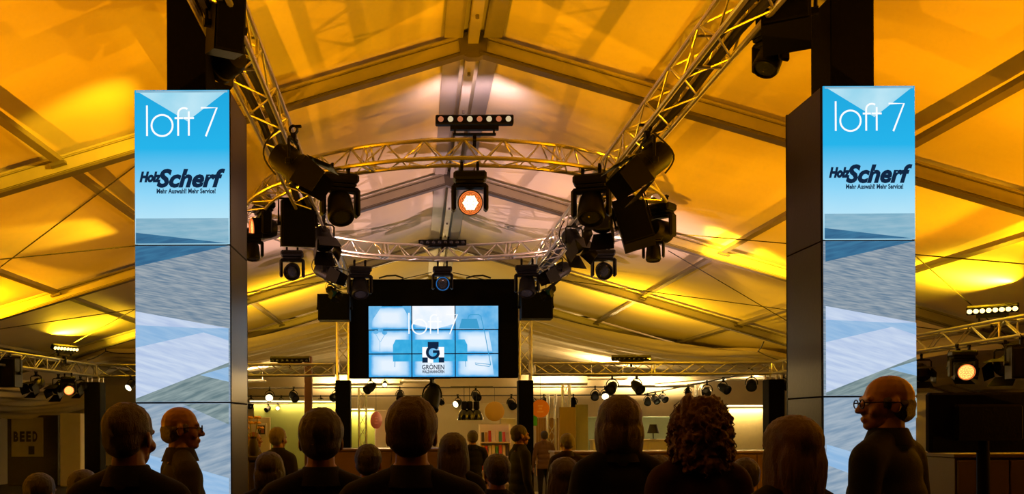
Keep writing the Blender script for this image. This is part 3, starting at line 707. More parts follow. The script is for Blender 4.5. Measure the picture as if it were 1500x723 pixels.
# ------------------------------------------------------------------ fabric liners
def liner(name, label, front, back, pleats=9, amp=.06, ns=36, m=M_LINER, group=None, under=0.):
    """sheet lofted from a front edge curve to a back edge curve with folds across it"""
    def curve(pts, t):
        pts = [Vector(p) for p in pts]; q = t*(len(pts)-1); i = min(int(q), len(pts)-2); u = q-i
        p0 = pts[max(i-1, 0)]; p1 = pts[i]; p2 = pts[i+1]; p3 = pts[min(i+2, len(pts)-1)]
        return .5*((2*p1)+(p2-p0)*u+(2*p0-5*p1+4*p2-p3)*u*u+(3*p1-p0-3*p2+p3)*u**3)
    nt = 40; vs = []; fs = []
    for j in range(ns*2+1):
        sv = j/(ns*2)
        for i in range(nt+1):
            tt = i/nt; p = curve(front, tt).lerp(curve(back, tt), sv)
            ph = sv*pleats*2*math.pi
            p.z += amp*(math.sin(ph+1.3*math.sin(tt*5+sv*3))+.45*math.sin(ph*2.3+tt*4))*(.45+.55*math.sin(math.pi*tt))-under*math.sin(math.pi*sv)
            vs.append(p)
    for j in range(ns*2):
        for i in range(nt): q = j*(nt+1)+i; fs.append((q, q+1, q+nt+2, q+nt+1))
    o = MB().add(vs, fs).build(name, m, smooth=80); tag(o, label, 'fabric drape', group); return o
fr = [(760, 452, 24), (805, 466, 24), (880, 487, 23.6), (960, 503, 22.8), (1040, 512, 21.6), (1110, 514, 20.4), (1170, 524, 20.1), (1260, 540, 19.9)]
liner('ceiling_drape', 'pleated cream fabric drape right of the video wall', [P(*q) for q in fr], [P(620+(q[0]-612)*.9, 546, 33.5) for q in fr], 17, .085, 70, group='pleated drapes of the back hall', under=.22)
fl_ = [(520, 459, 24), (470, 474, 24), (420, 488, 23.6), (360, 502, 22.8), (290, 511, 21.6), (200, 514, 20.5), (150, 514, 20.2), (90, 535, 20.0)]
liner('ceiling_drape', 'pleated cream fabric drape left of the video wall', [P(*q) for q in fl_], [P(604+(q[0]-612)*.9, 546, 33.5) for q in fl_], 17, .085, 70, group='pleated drapes of the back hall', under=.22)
liner('ceiling_drape', 'dim pleated drape above the left edge booth', [P(*q) for q in ((-50, 556, 16.6), (20, 560, 18.6), (80, 562, 20.2), (150, 552, 20.8))], [P(*q) for q in ((-50, 604, 20.8), (20, 609, 22.4), (80, 606, 23.2), (150, 594, 23.6))], 5, .06, group='pleated drapes of the back hall')
liner('ceiling_drape', 'dim pleated drape at right edge behind the floodlights', [P(x, y, 14.5) for x, y in ((1300, 535), (1380, 524), (1450, 512), (1560, 496))], [P(x, y, 20) for x, y in ((1300, 576), (1380, 570), (1440, 565), (1560, 553))], 2, .04, group='pleated drapes of the back hall')
for pts in (((1110, 514, 20.4), (1119, 500, 19.3)), ((1110, 514, 20.4), (1150, 529, 19.6)), ((155, 514, 20.2), (154, 498, 19.3)), ((155, 514, 20.2), (128, 527, 19.5)), ((155, 514, 20.2), (197, 517, 20.4))):
    wire(P(*pts[0]), P(*pts[1]), .03, .012)
for xa, xb in ((632, 585), (664, 712)):
    a, b = P(xa, 399, 18.6), P(xb, 409.5, 19.4); o_ = vw.location
    MB().tube([a-o_, b-o_], .010, 5).build('rigging_wire', M_RUBBER, vw)
for px_ in (573, 701):
    c_ = P(px_, 407, 19.45)-vw.location
    MB().tube([c_+Vector((-.28, 0, 0)), c_+Vector((-.1, 0, .05)), c_+Vector((.1, 0, .06)), c_+Vector((.28, 0, 0))], .02, 6).build('cable_coil', M_RUBBER, vw)
# rear flat ceiling panels of the back hall with light strips
def slab(name, label, cat, x0, x1, y0, y1, Y, th, m, group=None, **kw):
    """upright panel spanning a pixel box at distance Y"""
    a, b = P(x0, y0, Y), P(x1, y1, Y)
    o = MB().bbox((0, 0, 0), (b.x-a.x, th, a.z-b.z), min(.02, th*.3)).build(name, m, None, ((a.x+b.x)/2, Y+th/2, (a.z+b.z)/2)); 
    return tag(o, label, cat, group)
M_GREEN = mat('green_wall', (.30, .36, .10), .8, 0, .12, 2.)
M_OLIVE = mat('olive_wall', (.34, .32, .10), .8, 0, .15, 1.5, stretch=(6, 1, .4))
M_CREAM = mat('cream_board', (.75, .66, .46), .8, 0, .06, 2.)
M_TEAL = mat('teal_wall', (.38, .52, .46), .8, 0, .08, 2.)
M_WOODW = mat('wood_slat', (.42, .24, .08), .5, 0, .3, 5., stretch=(4, 4, .3))
M_WOODK = mat('dark_counter_wood', (.10, .055, .025), .4, 0, .3, 5., stretch=(.3, 3, 3))
M_WHITEB = mat('white_board', (.78, .74, .66), .7, 0, .05)
M_DGREY = mat('charcoal', (.03, .028, .026), .6)
M_BROWNP = mat('brown_paint', (.16, .06, .02), .6)
def upright_wall(name, label, x0, x1, ytop, Y, th, m, ybot=None, cat='partition', group='booth partitions'):
    a, b = P(x0, ytop, Y), P(x1, ytop, Y)
    o = MB().bbox((0, 0, a.z/2), (b.x-a.x, th, a.z), .015).build(name, m, None, ((a.x+b.x)/2, Y, 0)); return tag(o, label, cat, group)
upright_wall('booth_partition', 'olive green partition at the back, left of video wall', 372, 506, 586, 31, .12, M_GREEN)
upright_wall('booth_partition', 'cream partition with a framed picture beside left tower', 350, 396, 611, 27, .12, M_CREAM)
upright_wall('booth_partition', 'lime green partition seen below the video wall, left', 512, 549, 598, 30, .1, mat('lime_wall', (.36, .46, .10), .8))
upright_wall('booth_partition', 'narrow white partition beside the pink disc', 549, 566, 600, 29.7, .1, M_WHITEB)
upright_wall('booth_partition', 'wide cream partition behind the black pendants', 640, 762, 591, 32, .1, M_CREAM)
upright_wall('booth_partition', 'beige partition behind the magazine rack', 704, 733, 620, 26, .1, mat('beige_dark', (.36, .30, .14), .8))
upright_wall('booth_partition', 'pale grey partition beside the black post', 733, 756, 612, 25.8, .1, M_WHITEB)
upright_wall('booth_partition', 'white booth wall at the dark left edge', 91, 121, 605, 22.6, .3, M_WHITEB)
upright_wall('booth_partition', 'dark booth wall with sign at far left edge', 12, 86, 608, 22.9, .12, mat('booth_dark', (.10, .085, .05), .8))
upright_wall('booth_partition', 'brown and olive partition right of the orange disc', 819, 843, 596, 25.0, .1, mat('amber_wall', (.42, .30, .06), .8, stretch=(5, 1, .3)))
upright_wall('booth_partition', 'dull green partition behind the bob haired head', 843, 861, 592, 25.2, .1, M_OLIVE)
upright_wall('booth_partition', 'low teal partition behind the dark table lamp', 861, 1002, 610, 30, .1, M_TEAL)
upright_wall('booth_partition', 'broad pale cream partition left of right corner post', 1048, 1128, 593, 27, .12, mat('pale_yellow', (.62, .54, .28), .8))
# slatted wall: every slat its own part
t = thing('slat_wall', 'warm wooden slat wall behind the orange disc', 'partition', (0, 0, 0))
a, b = P(785, 612, 26), P(818, 612, 26); n = 9
me = None
for i in range(n):
    wd = (b.x-a.x)/n
    if me is None: me = MB().bbox((0, 0, a.z/2), (wd*.86, .05, a.z), .008).mesh('slat', M_WOODW)
    put('slat', me, t, (a.x+wd*(i+.5), 26, 0))
slab('green_sign', 'small bright green sign under the orange disc', 'sign', 777, 787, 608, 623, 19.9, .04, mat('green_sign', (.08, .55, .10), .5))
# picture on the cream partition
t = thing('framed_picture', 'small framed dark picture on the cream partition', 'picture', P(383, 629, 26.9))
MB().bbox((0, .02, 0), (.34, .03, .42), .008).build('frame', M_WHITEB, t); MB().box((0, -.002, 0), (.22, .02, .28)).build('print', M_DGREY, t)
MB().box((.03, -.014, -.04), (.1, .006, .12)).build('print_patch', mat('brick_red', (.3, .08, .04), .6), t); MB().box((-.05, -.014, .05), (.06, .006, .08)).build('print_patch', M_CREAM, t)
# booth sign at far left with dark characters
t = thing('booth_sign', 'pale poster with dark characters at the left edge', 'sign', P(40, 640, 22.82))
MB().bbox((0, 0, 0), (.85, .04, 1.05), .01).build('board', mat('poster_pale', (.42, .38, .28), .7), t)
for i, ch in enumerate(('B', 'E', 'E', 'D')):
    me = text_mesh(ch, 'character', M_DGREY, 0, .05)
    for v in me.vertices: v.co = (-.36+i*.17+v.co.x*.13, -.024, -.12+v.co.z*.28)
    put('character', me, t)
MB().box((.12, -.023, -.35), (.16, .004, .22)).build('mark', M_DGREY, t)
# light strips and rails of the back hall
def tube_light(label, x0, y0, x1, y1, Y, power, Y1=None, cove=False):
    a, b = P(x0, y0, Y), P(x1, y1, Y1 or Y); c = (a+b)/2; t = thing('strip_light', label, 'strip light', c, 0, 'strip lights of the back hall')
    if cove:
        MB().box((0, -.10, 0), ((b-a).length, .02, .10), Matrix.Rotation(math.atan2((b-a).y, (b-a).x), 4, 'Z')).build('lip', M_WHITEB, t)
        MB().cyl(a-c, b-c, .02, None, 8).build('tube', E_TUBE, t)
        light('strip_glow', 'AREA', (0, .02, .05), (0, .8, .5), power, WARM, t, shape='RECTANGLE', size=(b-a).length*.8, size_y=.04)
        return t
    MB().cyl(a-c, b-c, .022, None, 8).build('tube', E_TUBE, t)
    MB().box((0, 0, 0), ((b-a).length, .05, .035), Matrix.Translation((0, 0, .05)) @ Matrix.Rotation(math.atan2((b-a).y, (b-a).x), 4, 'Z')).build('channel', M_WHITEB, t)
    d = (b-a).normalized()
    l = light('strip_glow', 'AREA', (0, -.06, -.05), (0, -.3, -1), power, WARM, t, shape='RECTANGLE', size=(b-a).length, size_y=.05)
    return t
tube_light('long bright strip light left of the video wall foot', 450, 563, 590, 563, 33.65, 75, cove=True)
tube_light('bright strip light right of the black post', 775, 563, 860, 562, 33.65, 65, cove=True)
tube_light('added bright cove light behind the curly head', 890, 566, 1020, 565, 33.65, 90, cove=True)  # cove light added to lift the dim right half of the back wall
tube_light('slanting bright strip light at right towards corner post', 960, 565, 1128, 549, 33.0, 200, 27.0)
tube_light('low strip light above the olive partition', 366, 587, 500, 588, 30.915, 90)
tube_light('low strip light right above the cream partition', 1050, 594, 1120, 594, 26.915, 60)
tube_light('low strip light above the lime partition', 512, 599, 548, 599, 29.925, 60)
def rail(label, x0, y0, x1, y1, Y, Y1=None, r=.025):
    a, b = P(x0, y0, Y), P(x1, y1, Y1 or Y)
    o = MB().cyl(Vector((0, 0, 0)), b-a, r, None, 8).build('lamp_rail', M_ALU_D, None, a); return tag(o, label, 'rail', 'lamp rails of the back hall')
RAILS = {'U': (362, 568, 1010, 566, 29.0, 29.0), 'L': (362, 580, 960, 578, 32.0, 32.0), 'S': (944, 577, 1104, 545, 31.0, 24.5), 'T': (860, 550, 1118, 547, 22.5, 22.5), 'V': (512, 553, 660, 553, 21.5, 21.5), 'W': (362, 590, 424, 590, 30.915, 30.915)}
for k_, lab in (('U', 'upper lamp rail running across the back hall'), ('L', 'lower lamp rail running across the back hall'), ('S', 'slanting lamp rail receding along the right side'), ('T', 'short lamp rail under the low truss at right'), ('V', 'lamp rail right behind the video wall foot'), ('W', 'short low rail above the framed picture')):
    q_ = RAILS[k_]; rail(lab, *q_)
def on_rail(k_, px):
    x0, y0, x1, y1, Ya, Yb = RAILS[k_]; a, b = P(x0, y0, Ya), P(x1, y1, Yb); lo, hi = 0., 1.
    for _ in range(40):
        m_ = (lo+hi)/2; p = a.lerp(b, m_)
        if VX+p.x/p.y*F < px: lo = m_
        else: hi = m_
    return a.lerp(b, lo)
for x_, y_ in ((-5.5, 27.5), (0., 28.5), (6., 27.), (10.6, 27.5)):  # flat uplights added to brighten the drapes and the hall
    t = thing('added_hall_lamp', 'added flat hanging lamp shining up in the back hall, '+{-5.5: 'left', 0.: 'middle', 6.: 'right', 10.6: 'far right'}[x_], 'added ceiling lamp', (x_, y_, Z0+1.36), 0, 'added flat lamps of the back hall')
    MB().bbox((0, 0, .03), (1.2, .3, .06), .01).build('housing', M_WHITEB, t); MB().box((0, 0, .066), (1.1, .24, .012)).build('diffuser', emit('added_hall_diffuser', (1, .75, .4), 2.), t)
    for q_ in (-.5, .5): MB().cyl((q_, 0, .07), (q_, 0, .75), .006, None, 6).build('hanger', M_ALU_D, t)
    light('added_hall_glow', 'AREA', (0, 0, .09), (0, -.35, 1), 230, WARM, t, shape='RECTANGLE', size=1.1, size_y=.24)
# slanted tent pole
o = MB().bbox((0, 0, 1.9), (.24, .24, 3.8), .02).build('tent_pole', M_BROWNP, None, (P(452, 620, 27.5).x, 27.5, 0)); tag(o, 'brown square pole behind the low left truss', 'post')
# upright trusses at the back
for x, yt, Y, lab in ((531, 568, 26, 'slim upright truss in front of the lime partition'), (808, 577, 24.5, 'slim upright truss beside the slat wall'), (829, 562, 27.5, 'slim upright truss behind the olive partition'), (1024, 562, 30, 'slim upright truss behind the curly head')):
    t = thing('truss_upright', lab, 'truss', (0, 0, 0), 0, 'slim trusses of the back hall'); a = P(x, yt, Y)
    box_truss(t, (a.x, Y, .03), (a.x, Y, a.z), .22, .4, False)
# spots: (x, y of clamp, Y, aim, size, lit, power, label)
SP = [(395, 567, 29, (.1, -1, -.35), 1.1, 1, 90, 'brightly lit round spot, leftmost on the upper rail'), (430, 567, 29, (.5, -.8, -.6), 1.1, 0, 0, 'dark tilted spot between left tower and brown pole'),
 (412, 580, 32, (.6, -1, -.6), .85, 1, 0, 'small lit spot on lower rail beside the green wall'), (393, 589, 30.6, (-.5, -.8, -.5), .75, 0, 0, 'little dark spot above the framed picture'),
 (407, 595, 30.6, (.1, -1, -.3), .62, 1, 50, 'tiny glowing spot above the olive wall'), (368, 579, 27, (-.2, -1, -.6), .9, 0, 0, 'dark spot tight beside the left tower side'),
 (470, 580, 32, (0, -1, -.9), .8, 1, 60, 'pale spot right of the brown pole'), (492, 566, 26, (-.5, -1, -.4), 1.0, 0, 0, 'dark spot touching the post left of video wall'),
 (543, 554, 24, (-.6, -.7, -.5), 1.05, 0, 0, 'dark spot just below the lower left video wall corner'), (586, 567, 29, (0, -1, -1), 1., 0, 0, 'spot half hidden behind the large brown head'),
 (564, 579, 32, (0, -1, -.6), .8, 1, 60, 'small white spot left of the large brown head'), (697, 567, 27, (.3, -1, -.5), 1.05, 0, 0, 'dark spot directly above the black pendants'),
 (671, 579, 29, (-.7, -1, -.35), 1., 1, 90, 'lit spot left of the black pendants'), (646, 589, 29, (.3, -1, -.6), .75, 0, 0, 'small dark spot right of the big tilted can'),
 (749, 577, 27, (.25, -1, -.5), 1.05, 0, 0, 'dark spot left beside the right black post'), (780, 577, 28, (-.3, -1, -.5), 1., 0, 0, 'dark spot peeking out right of black post'),
 (797, 577, 28, (-.3, -1, -.9), 1., 0, 0, 'dark spot right above the orange disc'), (840, 577, 28, (0, -.5, -1), .95, 0, 0, 'dark cylindrical spot above the olive partition'),
 (897, 549, 22.5, (-.5, -1, -.5), 1.15, 0, 0, 'large dark spot, left of the pair under right truss'), (933, 549, 22.5, (.35, -1, -.7), 1.15, 0, 70, 'large dark spot, right of the pair under right truss'),
 (872, 566, 27, (-.3, -1, -.5), 1.0, 0, 0, 'dark star shaped spot above the bob haired head'), (886, 567, 28, (-.1, -1, -.4), 1.0, 1, 80, 'white glowing spot above the bob haired head'),
 (949, 576, 31, (-.3, -1, -.7), 1.0, 0, 0, 'first of three dark spots on slanting rail'), (960, 574, 30.5, (.2, -1, -.6), 1.0, 0, 60, 'second of three dark spots on slanting rail'),
 (971, 571, 30, (.4, -1, -.5), 1.0, 0, 0, 'third of three dark spots on slanting rail'), (1008, 564, 28.5, (0, -.5, -1), .95, 0, 0, 'dark spot hanging above the curly head'),
 (1036, 557, 27, (-.5, -1, -.4), 1.15, 0, 90, 'dark spot right above the curly head'), (1060, 555, 26.5, (.4, -1, -.5), 1.15, 0, 0, 'dark spot left of the fabric corner at right'),
 (1101, 551, 22, (-.4, -1, -.5), 1.05, 0, 0, 'dark spot hanging close to the right corner post'), (1157, 551, 19.6, (.3, -1, -.4), .85, 0, 0, 'dark spot squeezed between corner post and right tower'),
 (195, 567, 22, (-.4, -1, -.7), .85, 1, 0, 'small spot touching the left edge of left tower')]
RK = 'UULWWLLUVUVULLLLLLTTUUSSSSSSTNN'
for (x, y, Y, aim, sz, lit, pw, lab), k_ in zip(SP, RK):
    h_ = P(x, y, Y) if k_ == 'N' else on_rail(k_, x)
    if x == 195: h_ = Vector((P(195, 560, RIG).x, RIG-.125, hz-.14))
    if x == 1157: h_ = cr_+Vector((.28, .125, -.14))
    spot(lab, h_, aim, sz*.95*h_.y/Y, bool(lit), power=pw*1.6)
# big tilted can below the video wall
spot('big tilted black can hanging below the video wall', on_rail('V', 633), (-.25, -.45, -.95), 1.8, False, 'large cans')
# pendants
rail('short rail carrying the three black pendants', 660, 566.5, 722, 566.5, 23.2)
for i, (x, y, lab) in enumerate(((680, 617, 'left of three black bell pendants'), (688, 617, 'middle of three black bell pendants'), (698, 617, 'right and frontmost of three black bell pendants'))):
    Y = 23.2; t = thing('pendant_lamp', lab, 'pendant lamp', P(x, y-2, Y), 0, 'black bell pendants')
    MB().lathe([(.19, 0), (.185, .06), (.165, .14), (.125, .22), (.075, .28), (.055, .30)], 24, None, False, True).lathe([(.183, .003), (.178, .06), (.158, .14), (.12, .215), (.07, .27)], 24, None, False, False).build('shade', mat('gloss_black', (.01, .009, .008), .12, spec=.8), t)
    MB().lathe([(.07, .30), (.085, .32), (.085, .50), (.05, .52)], 14).build('lamp_holder', M_BLACK, t)
    MB().cyl((0, 0, .5), (0, 0, .93), .008, None, 6).build('cord', M_RUBBER, t)
    MB().ell((0, 0, .12), (.045, .045, .06)).build('bulb', emit('pendant_bulb', (1, .85, .6), 5.), t)
# discs
def disc(label, x, y, Y, r, c, yaw, txt, cz=None):
    t = thing('hanging_disc', label, 'sign', P(x, y, Y), yaw, 'round hanging discs')
    MB().lathe([(r*.97, -.012), (r, -.006), (r, .006), (r*.97, .012)], 32, Matrix.Rotation(R(90), 4, 'X')).build('plate', mat('disc_'+label[:6], c, .5, 0, .05), t)
    MB().cyl((0, 0, r), (0, 0, cz-t.location.z), .005, None, 5).build('cord', M_RUBBER, t)
    if txt:
        pm = mat('disc_print_'+label[:6], tuple(min(1, q*1.5+.06) for q in c), .5)
        for k, (w_, z, h) in enumerate(((.5, .30, .16), (.34, 0, .2), (.62, -.35, .14))):
            MB().bbox((0, -.014, z*r), (w_*r*1.1, .004, h*r), .001).build('print_line', pm, t)
disc('yellow ochre disc hanging by the black pendants', 724.5, 602, 29, .335, (.62, .36, .05), 0, False, on_rail('U', 724).z)
disc('orange disc with faint print by the right black post', 791.5, 598, 19.37, .205, (.85, .30, .015), 0, True, hz-.12)
disc('pink oval disc hanging before the lime partition', 551, 615, 29, .29, (.75, .22, .22), R(50), True, on_rail('U', 551).z)
# magazine rack with magazines
t = thing('magazine_rack', 'white magazine rack with three crowded shelves', 'rack', (P(725, 620, 17).x, 17, 0))
for sx in (-1, 1): MB().box((sx*.30, 0, .85), (.03, .25, 1.5)).build('side', M_WHITEB, t)
MB().box((0, .12, .85), (.6, .02, 1.5)).build('back', M_WHITEB, t)
shz = (.70, .98, 1.26)
for z in shz: MB().box((0, 0, z-.02), (.57, .22, .02)).build('shelf', M_WHITEB, t)
for z in (.12, .42): MB().box((0, 0, z), (.57, .22, .02)).build('shelf', M_WHITEB, t)
rackx = P(725, 620, 17).x
MC = [(.7, .65, .5), (.5, .04, .03), (.05, .05, .05), (.6, .55, .45), (.05, .25, .12), (.75, .7, .6), (.5, .3, .05), (.08, .08, .12), (.6, .1, .12)]
rr = random.Random(3); row_names = ('bottom', 'middle', 'top'); cols = ('cream', 'red', 'black', 'beige', 'green', 'white', 'ochre', 'navy', 'crimson')
for r_, z in enumerate(shz):
    for i in range(8):
        ci = (i*4+r_*5+1) % 9; h = .17+rr.random()*.06
        o = MB().bbox((0, 0, h/2), (.055, .015, h), .002).box((0, -.0085, h*.72), (.035, .003, h*.16)).build('magazine', mat('magazine_'+cols[ci], MC[ci], .5), None, (rackx-.245+i*.07, 16.98-.02*rr.random(), z-.0095), (R(-6), 0, 0))
        tag(o, '%s magazine on %s shelf of the rack, %s from left' % (cols[ci], row_names[r_], ('first', 'second', 'third', 'fourth', 'fifth', 'sixth', 'seventh', 'eighth')[i]), 'magazine', 'magazines in the rack')
# table lamp on a sideboard
t = thing('table_lamp', 'dark table lamp with tapered shade on white sideboard', 'table lamp', P(957, 643, 24))
MB().lathe([(.17, .17), (.10, .42)], 20, None, False, False).lathe([(.165, .171), (.095, .42)], 20, None, False, False).build('shade', M_DGREY, t)
MB().lathe([(.09, 0), (.09, .015), (.015, .03), (.012, .30)], 14).build('stand', M_DGREY, t)
def cabinet(name, label, cat, x0, x1, ytop, Y, dp, m, doors=3):
    a, b = P(x0, ytop, Y), P(x1, ytop, Y); t = thing(name, label, cat, ((a.x+b.x)/2, Y, 0), 0); wd = b.x-a.x
    MB().bbox((0, dp/2, a.z-.02), (wd, dp+.04, .04), .008).build('top', m, t)
    MB().box((0, dp/2, (a.z-.04)/2+.05), (wd-.04, dp-.02, a.z-.14)).build('body', m, t)
    for i in range(doors):
        w_ = (wd-.06)/doors; d_ = MB().bbox((0, 0, 0), (w_*.97, .02, a.z-.18), .005).build('door', m, t, (-wd/2+.03+w_*(i+.5), -.004, (a.z-.04)/2+.05))
        MB().box((0, -.02, .1), (.12, .02, .015)).build('handle', M_CHROME, d_)
    MB().box((0, dp/2, .04), (wd-.1, dp-.08, .08)).build('plinth', M_DGREY, t)
    return t
cabinet('sideboard', 'white sideboard under the dark table lamp', 'sideboard', 868, 1005, 643.5, 23.8, .5, M_WHITEB, 5)
cabinet('bar_counter', 'long dark wooden counter behind the curly head', 'counter', 812, 1160, 661, 13.5, .6, M_WOODK, 7)
cabinet('bar_counter', 'dark wooden counter between left tower and magazine rack', 'counter', 488, 700, 657, 14.5, .6, M_WOODK, 5)
cabinet('reception_counter', 'low dark counter at right edge under black panel', 'counter', 1396, 1560, 664, 7.6, .5, mat('ochre_front', (.035, .02, .006), .5), 2)
# yellow flowers in a vase
t = thing('flower_vase', 'yellow flowers in a dark vase beside left tower', 'flowers', P(371, 668, 8.2))
MB().lathe([(.04, 0), (.055, .05), (.045, .14), (.03, .17), (.035, .19)], 14, None, True, False).build('vase', M_DGREY, t)
for i in range(6):
    a_ = i*1.1; x, y, z = .07*math.cos(a_), .05*math.sin(a_), .27+.05*((i*7) % 3)
    st = MB().tube([(0, 0, .1), (x*.5, y*.5, .2), (x, y, z)], .004, 5).build('stem', M_GREEN, t)
    mb = MB()
    for k in range(7):
        mb.ell((x+.022*math.cos(k*.9), y+.022*math.sin(k*.9), z+.008*(k % 2)), (.016, .016, .010), None, 7, 5)
    mb.build('blossom', mat('blossom_yellow', (.8, .5, .08), .7), st)
o_ = cabinet('side_table', 'small dark pedestal carrying the vase of flowers', 'table', 361, 381, 668, 8.05, .3, M_DGREY, 1)
# monitor back at right edge
t = thing('monitor', 'broad black monitor seen from behind at right edge', 'monitor', (P(1440, 620, 5.2).x, 5.2, 0))
a, b = P(1366, 574.5, 5.2), P(1530, 662, 5.2); wd, hh, zc = b.x-a.x, a.z-b.z, (a.z+b.z)/2
MB().bbox((0, 0, zc), (wd, .06, hh), .015).build('casing', M_BLACKM, t); MB().bbox((0, -.045, zc), (wd*.6, .05, hh*.6), .015).build('rear_cover', M_BLACKM, t)
MB().cyl((0, .0, .03), (0, 0, zc-hh*.3), .035, None, 12).build('stand', M_BLACKM, t); MB().lathe([(.28, 0), (.28, .015), (.05, .03)], 24).build('foot', M_BLACKM, t)

# ------------------------------------------------------------------ people
M_SKIN = mat('skin', (.20, .085, .045), .5, 0, .1, 14.)
M_SKIN2 = mat('skin_tan', (.15, .06, .03), .5, 0, .1, 14.)
M_LIP = mat('lip', (.30, .08, .06), .45)
def remesh(mb, voxel, smooth=4, noise=None):
    me = bpy.data.meshes.new('tmp'); me.from_pydata([tuple(p) for p in mb.v], [], mb.f)
    o = bpy.data.objects.new('tmp', me); COL.objects.link(o)
    m = o.modifiers.new('r', 'REMESH'); m.mode = 'VOXEL'; m.voxel_size = voxel
    m2 = o.modifiers.new('s', 'SMOOTH'); m2.iterations = smooth; m2.factor = .5
    dg = bpy.context.evaluated_depsgraph_get(); out = bpy.data.meshes.new_from_object(o.evaluated_get(dg))
    bpy.data.objects.remove(o); bpy.data.meshes.remove(me); return out
HEAD_H = .235
def head_shape():
    m = MB()
    m.ell((0, -.012, .145), (.074, .096, .088)); m.ell((0, .02, .115), (.068, .072, .085)); m.ell((0, .035, .055), (.052, .052, .052))
    m.ell((0, .065, .028), (.026, .024, .02))
    m.cap((0, .086, .122), (0, .108, .088), .010, .014, 10); m.ell((.012, .098, .084), (.010, .012, .008)); m.ell((-.012, .098, .084), (.010, .012, .008))
    m.cap((-.042, .080, .136), (.042, .080, .136), .012, .012, 10)
    m.ell((0, .089, .058), (.024, .010, .006)); m.ell((0, .087, .048), (.021, .010, .007))
    for s in (-1, 1):
        m.ell((s*.045, .062, .085), (.022, .022, .024))
        M = Matrix.Translation((s*.078, -.008, .108)) @ Matrix.Rotation(s*R(20), 4, 'Z')
        m.ell((0, 0, 0), (.009, .020, .032), M)
    m.cap((0, -.018, -.07), (0, -.012, .06), .058, .054, 14)
    return m
HEAD_ME = {}
def head_mesh(skin):
    if skin.name not in HEAD_ME:
        me = remesh(head_shape(), .0062, 3); me.materials.clear(); me.materials.append(skin); me.shade_smooth(); HEAD_ME[skin.name] = me
    return HEAD_ME[skin.name]
def body_mesh(key, sh=.20, chest=.125, belly=.135, hip=.165, coat=.55, collar=True, arm=0.):
    """standing figure without head, feet at z=0, height to the neck base 1.48; one continuous skin"""
    m = MB()
    m.cap((0, -.01, 1.44), (0, -.005, 1.56), .060, .054, 14)
    for z, rx, ry in ((1.36, sh*.90, chest*.86), (1.26, sh*.92, chest), (1.14, sh*.84, belly*.98), (1.02, sh*.84, belly), (.92, hip, belly*1.02)):
        m.ell((0, .0, z), (rx, ry, .125), None, 18, 10)
    for s in (-1, 1):
        m.cap((s*.05, -.01, 1.475), (s*sh*.86, -.01, 1.415), .058, .068, 12)
        e = (s*(sh+.055), -.02, 1.13); hnd = (s*(sh+.045), .06+arm, .90)
        m.cap((s*sh*.92, -.01, 1.40), e, .066, .050, 12); m.cap(e, hnd, .050, .036, 12)
        m.cap((s*.085, 0, .92), (s*.095, .01, .50), .098, .066, 14); m.cap((s*.095, .01, .50), (s*.10, -.015, .09), .064, .044, 14)
        m.ell((s*.10, .045, .045), (.048, .125, .045)); m.box((s*.10, .045, .012), (.08, .22, .024))
    me = remesh(m, .015, 5)
    return me
def hand_mb(s, sh, arm):
    m = MB(); x, y, z = s*(sh+.045), .06+arm, .90
    m.ell((x, y+.008, z-.065), (.020, .040, .05), None, 12, 8)
    for k, (dy, L) in enumerate(((.032, .068), (.011, .078), (-.010, .072), (-.030, .056))):
        p = Vector((x, y+dy+.008, z-.10)); q = p+Vector((-s*.008, .004, -L*.5)); e = q+Vector((-s*.020, .004, -L*.42))
        m.cap(p, q, .0095, .009, 8); m.cap(q, e, .009, .0075, 8)
    p = Vector((x, y+.035, z-.045)); q = p+Vector((-s*.010, .028, -.030)); m.cap(p, q, .012, .010, 8); m.cap(q, q+Vector((-s*.006, .008, -.030)), .010, .008, 8)
    return m
BODY = {}
def body_for(key, **kw):
    if key not in BODY: BODY[key] = (body_mesh(key, **kw), kw.get('sh', .20), kw.get('arm', 0.))
    return BODY[key]
def figure(key, skin, cloth, trous, shoe, coat_to, **kw):
    src, sh, arm = body_for(key, **kw); me = src.copy(); me.materials.clear()
    for q in (cloth, trous, shoe, skin): me.materials.append(q)
    mi = []
    for p in me.polygons:
        c = p.center
        if c.z > 1.512 and math.hypot(c.x, c.y+.008) < .068: k = 3
        elif c.z < .085: k = 2
        elif c.z < coat_to and abs(c.x) < sh-.005: k = 1
        elif c.z < .885 and abs(c.x) >= sh-.005: k = 3
        else: k = 0
        mi.append(k)
    me.polygons.foreach_set('material_index', mi)
    bm = bmesh.new(); bm.from_mesh(me)
    for s in (-1, 1):
        h = hand_mb(s, sh, arm); vs = [bm.verts.new(v) for v in h.v]
        for f in h.f:
            fc = bm.faces.new([vs[i] for i in f]); fc.material_index = 3
    bm.to_mesh(me); bm.free(); me.shade_smooth(); return me
